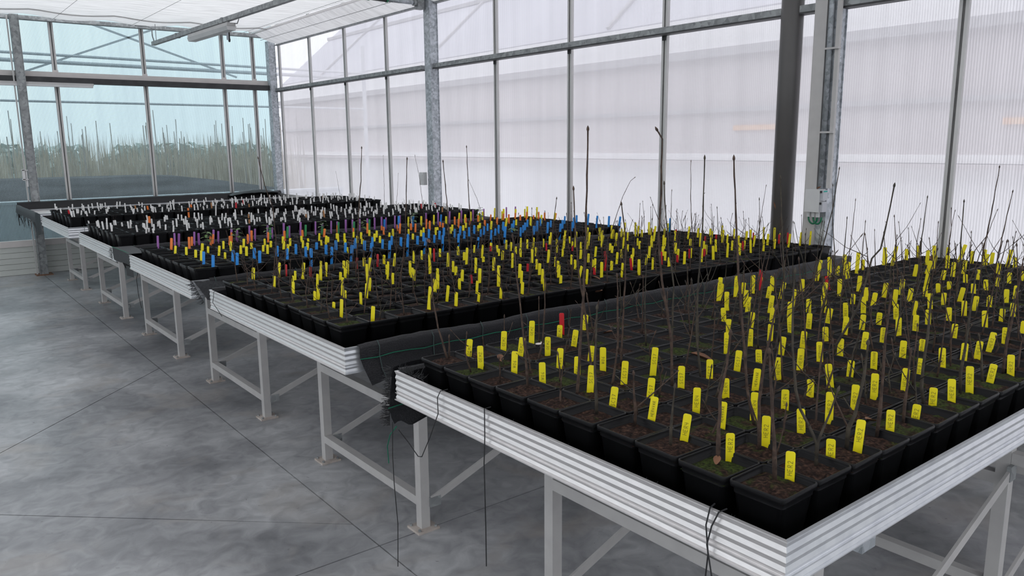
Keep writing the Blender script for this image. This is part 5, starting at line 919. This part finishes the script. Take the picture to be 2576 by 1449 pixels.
DRY = [(2065,'rust-brown curled dry leaf lying across the pot rims at mid bench',1.98,1.49,1.012,2.2,.07),(0,'brown dry leaf fallen in the second front pot from the bare bench corner',1.335,.985,1.008,.5,.03),
 (0,'tan dry leaf on the soil near the frayed end of the nearest bench',1.47,1.93,1.01,1.1,.04),(0,'small brown leaf on the soil in the middle of the nearest bench',2.02,1.60,1.01,4,.035),
 (0,'curled brown leaf near the striped rail beside the twiggy sapling',1.86,.90,1.008,3,.04),(0,'dry leaf beside the red tag pot at the draped side of the nearest bench',1.98,1.98,1.012,5,.04),
 (0,'crumpled dry leaf among the blue tags on the third bench',2.95,4.70,1.01,1.5,.07),(0,'brown dry leaf lying between yellow tags on the third bench',2.55,5.05,1.012,2.5,.06),(0,'broad brown leaf lying among orange tags on the third bench',3.5,5.3,1.012,.4,.06),
 (0,'dry leaf fallen on the second bench close to its draped side',2.75,2.78,1.02,2,.04),(0,'reddish dry leaf resting on the wall end of the nearest bench',4.55,1.95,1.03,1,.06),(0,'dry leaf caught on the rim of an outer pot of the second bench',2.62,2.675,.985,4.6,.05)]
for _, lab, x, y, z, a, ln in DRY:
    single('dry_leaf', leaf_mb((x,y,z), (math.cos(a), math.sin(a), .15), ln, ln*.28, .7, -.2), M['leaf_dry'], (x, y, z), lab, 'dry leaf', 'dry leaves on the benches', smooth=True)
mb = MB(); c = Vector((1.702, 2.012, 1.006))
mb.tube([c+Vector((.016*math.cos(a)*(1-.1*a), .016*math.sin(a)*(1-.1*a), .002*a)) for a in [k*.5 for k in range(14)]], [.007*(1-.055*k) for k in range(14)], 8)
single('snail_shell', mb, M['shell'], tuple(c), 'pale pinkish snail shell lying on the soil of a pot', 'shell', smooth=True)
single('dry_leaf', leaf_mb((4.80,2.83,1.386), (0,-1,.3), .03, .012, .8, -.3), M['leaf_dry'], (4.80,2.83,1.386), 'rust-brown dry leaf lying on top of the socket box', 'dry leaf', 'dry leaves on the benches')
single('dry_leaf', leaf_mb((4.60,3.02,1.30), (.3,-.2,-1), .05, .014, .5, 0), M['leaf_dry'], (4.60,3.02,1.30), 'dry leaf still hanging on a bare stem before the grey downpipe', 'dry leaf', 'dry leaves on the benches')

# ------------------------------------------------------------------ outside, seen through the ribbed panels
tag(single('ground', MB().box(5.3, -25, -.14, 9.6, 24, -.12), M['nb_white'], (7,0,-.13), 'added white sheet bouncing sky light between the two greenhouses', 'ground'), kind='structure')  # white strip added as a reflector to brighten neighbour wall and side panels
tag(single('ground', MB().box(-60, -60, -.3, 90, 120, -.14), M['ground'], (0,0,-.2), 'pale gravel ground around the greenhouse', 'ground'), kind='structure')
rr = random.Random(3)
rows = []
for i in range(41):
    x = -14 + .57*i; hm = .95*min(1, max(0, (8.6-x)/4))**.5
    rows.append([(x, 14.6+.05*rr.random(), -.14), (x, 15.6, .42*hm), (x, 16.6+.2*rr.random(), 1.15*hm+.03*rr.random()), (x, 18.2, 1.18*hm), (x, 20.0, .2)])
single('gravel_mound', MB().sheet(rows), M['mound'], (0,16,0), 'long low mound of black gravel beyond the end wall', 'mound', smooth=True)
mb = MB()
for k in range(5600):
    x = rr.uniform(-12, 9.0); y = rr.uniform(20.5, 24); hg = rr.uniform(1.4, 2.15); ln = rr.uniform(-.12,.12); b = len(mb.v); w_ = rr.uniform(.012, .03)
    mb.v += [(x-w_,y,-.1),(x+w_,y,-.1),(x+ln,y+rr.uniform(-.1,.1),hg)]; mb.f.append((b,b+1,b+2))
single('dry_grass', mb, M['reed'], (2,22,0), 'stand of pale dry grass growing beyond the gravel mound', 'grass', kind='stuff')
mb = MB()
for k in range(150):
    x = rr.uniform(-10, 9); y = rr.uniform(19.6, 23); hg = rr.uniform(1.9, 2.55); mb.tube([(x,y,-.1),(x+rr.uniform(-.05,.05),y,hg)], .009, 4)
single('support_canes', mb, M['cane'], (2,21,0), 'rows of thin upright canes standing in the dry grass', 'canes', kind='stuff')
for x in (-17.6, -10.8, -4, 2.8, 9.6):
    t = thing('distant_hedge', 'soft grey-green hedge far behind the canes, %s of five in their row' % nth(int((x+17.6)/6.8+.5)+1), 'hedge', (x, 33, 0))
    g = random.Random(int(x)+50); mb = MB()
    for k in range(900):
        cx, cy, cz = g.uniform(x-3.0, x+3.0), g.uniform(31.8, 34), g.uniform(.0, 1.7); s = .28; b = len(mb.v)
        mb.v += [(cx+g.uniform(-s,s), cy+g.uniform(-s,s), cz+g.uniform(-s,s)) for _ in range(4)]; mb.f += [(b,b+1,b+2),(b,b+2,b+3)]
    part('foliage', mb, M['hedge'], t, kind='stuff')
    part('trunk', MB().tube([(x,33,-.2),(x,33,1.5)], .08, 6), M['cane'], t)
single('low_wall', MB().box(-9, 13.3, -.2, 6.5, 13.45, .90).box(-9, 13.27, .90, 6.5, 13.48, .94), M['nb_slab'], (-1,13.4,-.2), 'pale low concrete wall standing just outside the end wall', 'low wall')
t = thing('pipe_frame', 'grey tubular frame standing outside the end wall', 'frame', (0, 14.2, 0))
for x in (-8.5, 7.5): part('post', MB().tube([(x,14.2,-.2),(x,14.2,3.6)], .04, 8), M['nb_roof'], t)
part('pipe', MB().tube([(-8.5,14.2,2.43),(7.5,14.2,2.40)], .018, 8), M['nb_roof'], t)
part('pipe', MB().tube([(-8.5,14.2,3.06),(7.5,14.2,2.98)], .03, 8), M['nb_roof'], t)
part('pipe', MB().tube([(-8.5,14.2,3.19),(7.5,14.2,3.08)], .022, 8), M['nb_roof'], t)
part('brace', MB().bar((1.4,14.2,2.7), (4.4,14.2,3.9), .02, .03), M['nb_roof'], t)
part('brace', MB().bar((2.5,14.2,3.7), (5.0,14.2,2.9), .02, .03), M['nb_roof'], t)
# neighbouring building beyond the side wall
t = thing('neighbour_building', 'long pale neighbouring greenhouse seen blurred through the side wall', 'building', (9.5, 5, 0))
part('base_wall', MB().box(9.5, -25, -.2, 9.8, 23.4, 1.38), M['nb_white'], t)
part('ledge', MB().box(9.3, -25, 1.38, 9.8, 23.4, 1.43), M['nb_grey'], t)
part('ledge', MB().box(9.35, -25, 1.44, 9.8, 23.4, 1.53), M['nb_white'], t)
part('upper_wall', MB().box(9.6, -25, 1.53, 9.8, 23.4, 2.9), M['nb_grey'], t)
part('gutter', MB().box(9.5, -25, 2.12, 9.62, 23.4, 2.18), M['nb_band'], t)
part('gutter', MB().box(9.45, -25, 2.9, 9.8, 23.4, 3.02), M['nb_band'], t)
part('upper_wall', MB().box(9.6, -25, 3.02, 9.8, 23.4, 3.5), M['nb_white'], t)
for y in (-3.2, 2.6, 6.1): part('orange_board', MB().box(9.56, y, 1.86, 9.602, y+.9, 1.93), M['nb_orange'], t)
part('roof', MB().bar((9.62, -.8, 3.5), (15.0, -.8, 8.2), 48.4, .06), M['nb_glass'], t)
for k in range(9): part('roof_bar', MB().bar((9.62, -24+5.6*k, 3.56), (15.0, -24+5.6*k, 8.26), .07, .06), M['nb_band'], t)
part('purlin', MB().bar((11.2, -25, 4.95), (11.2, 23.4, 4.95), .10, .08), M['nb_band'], t)
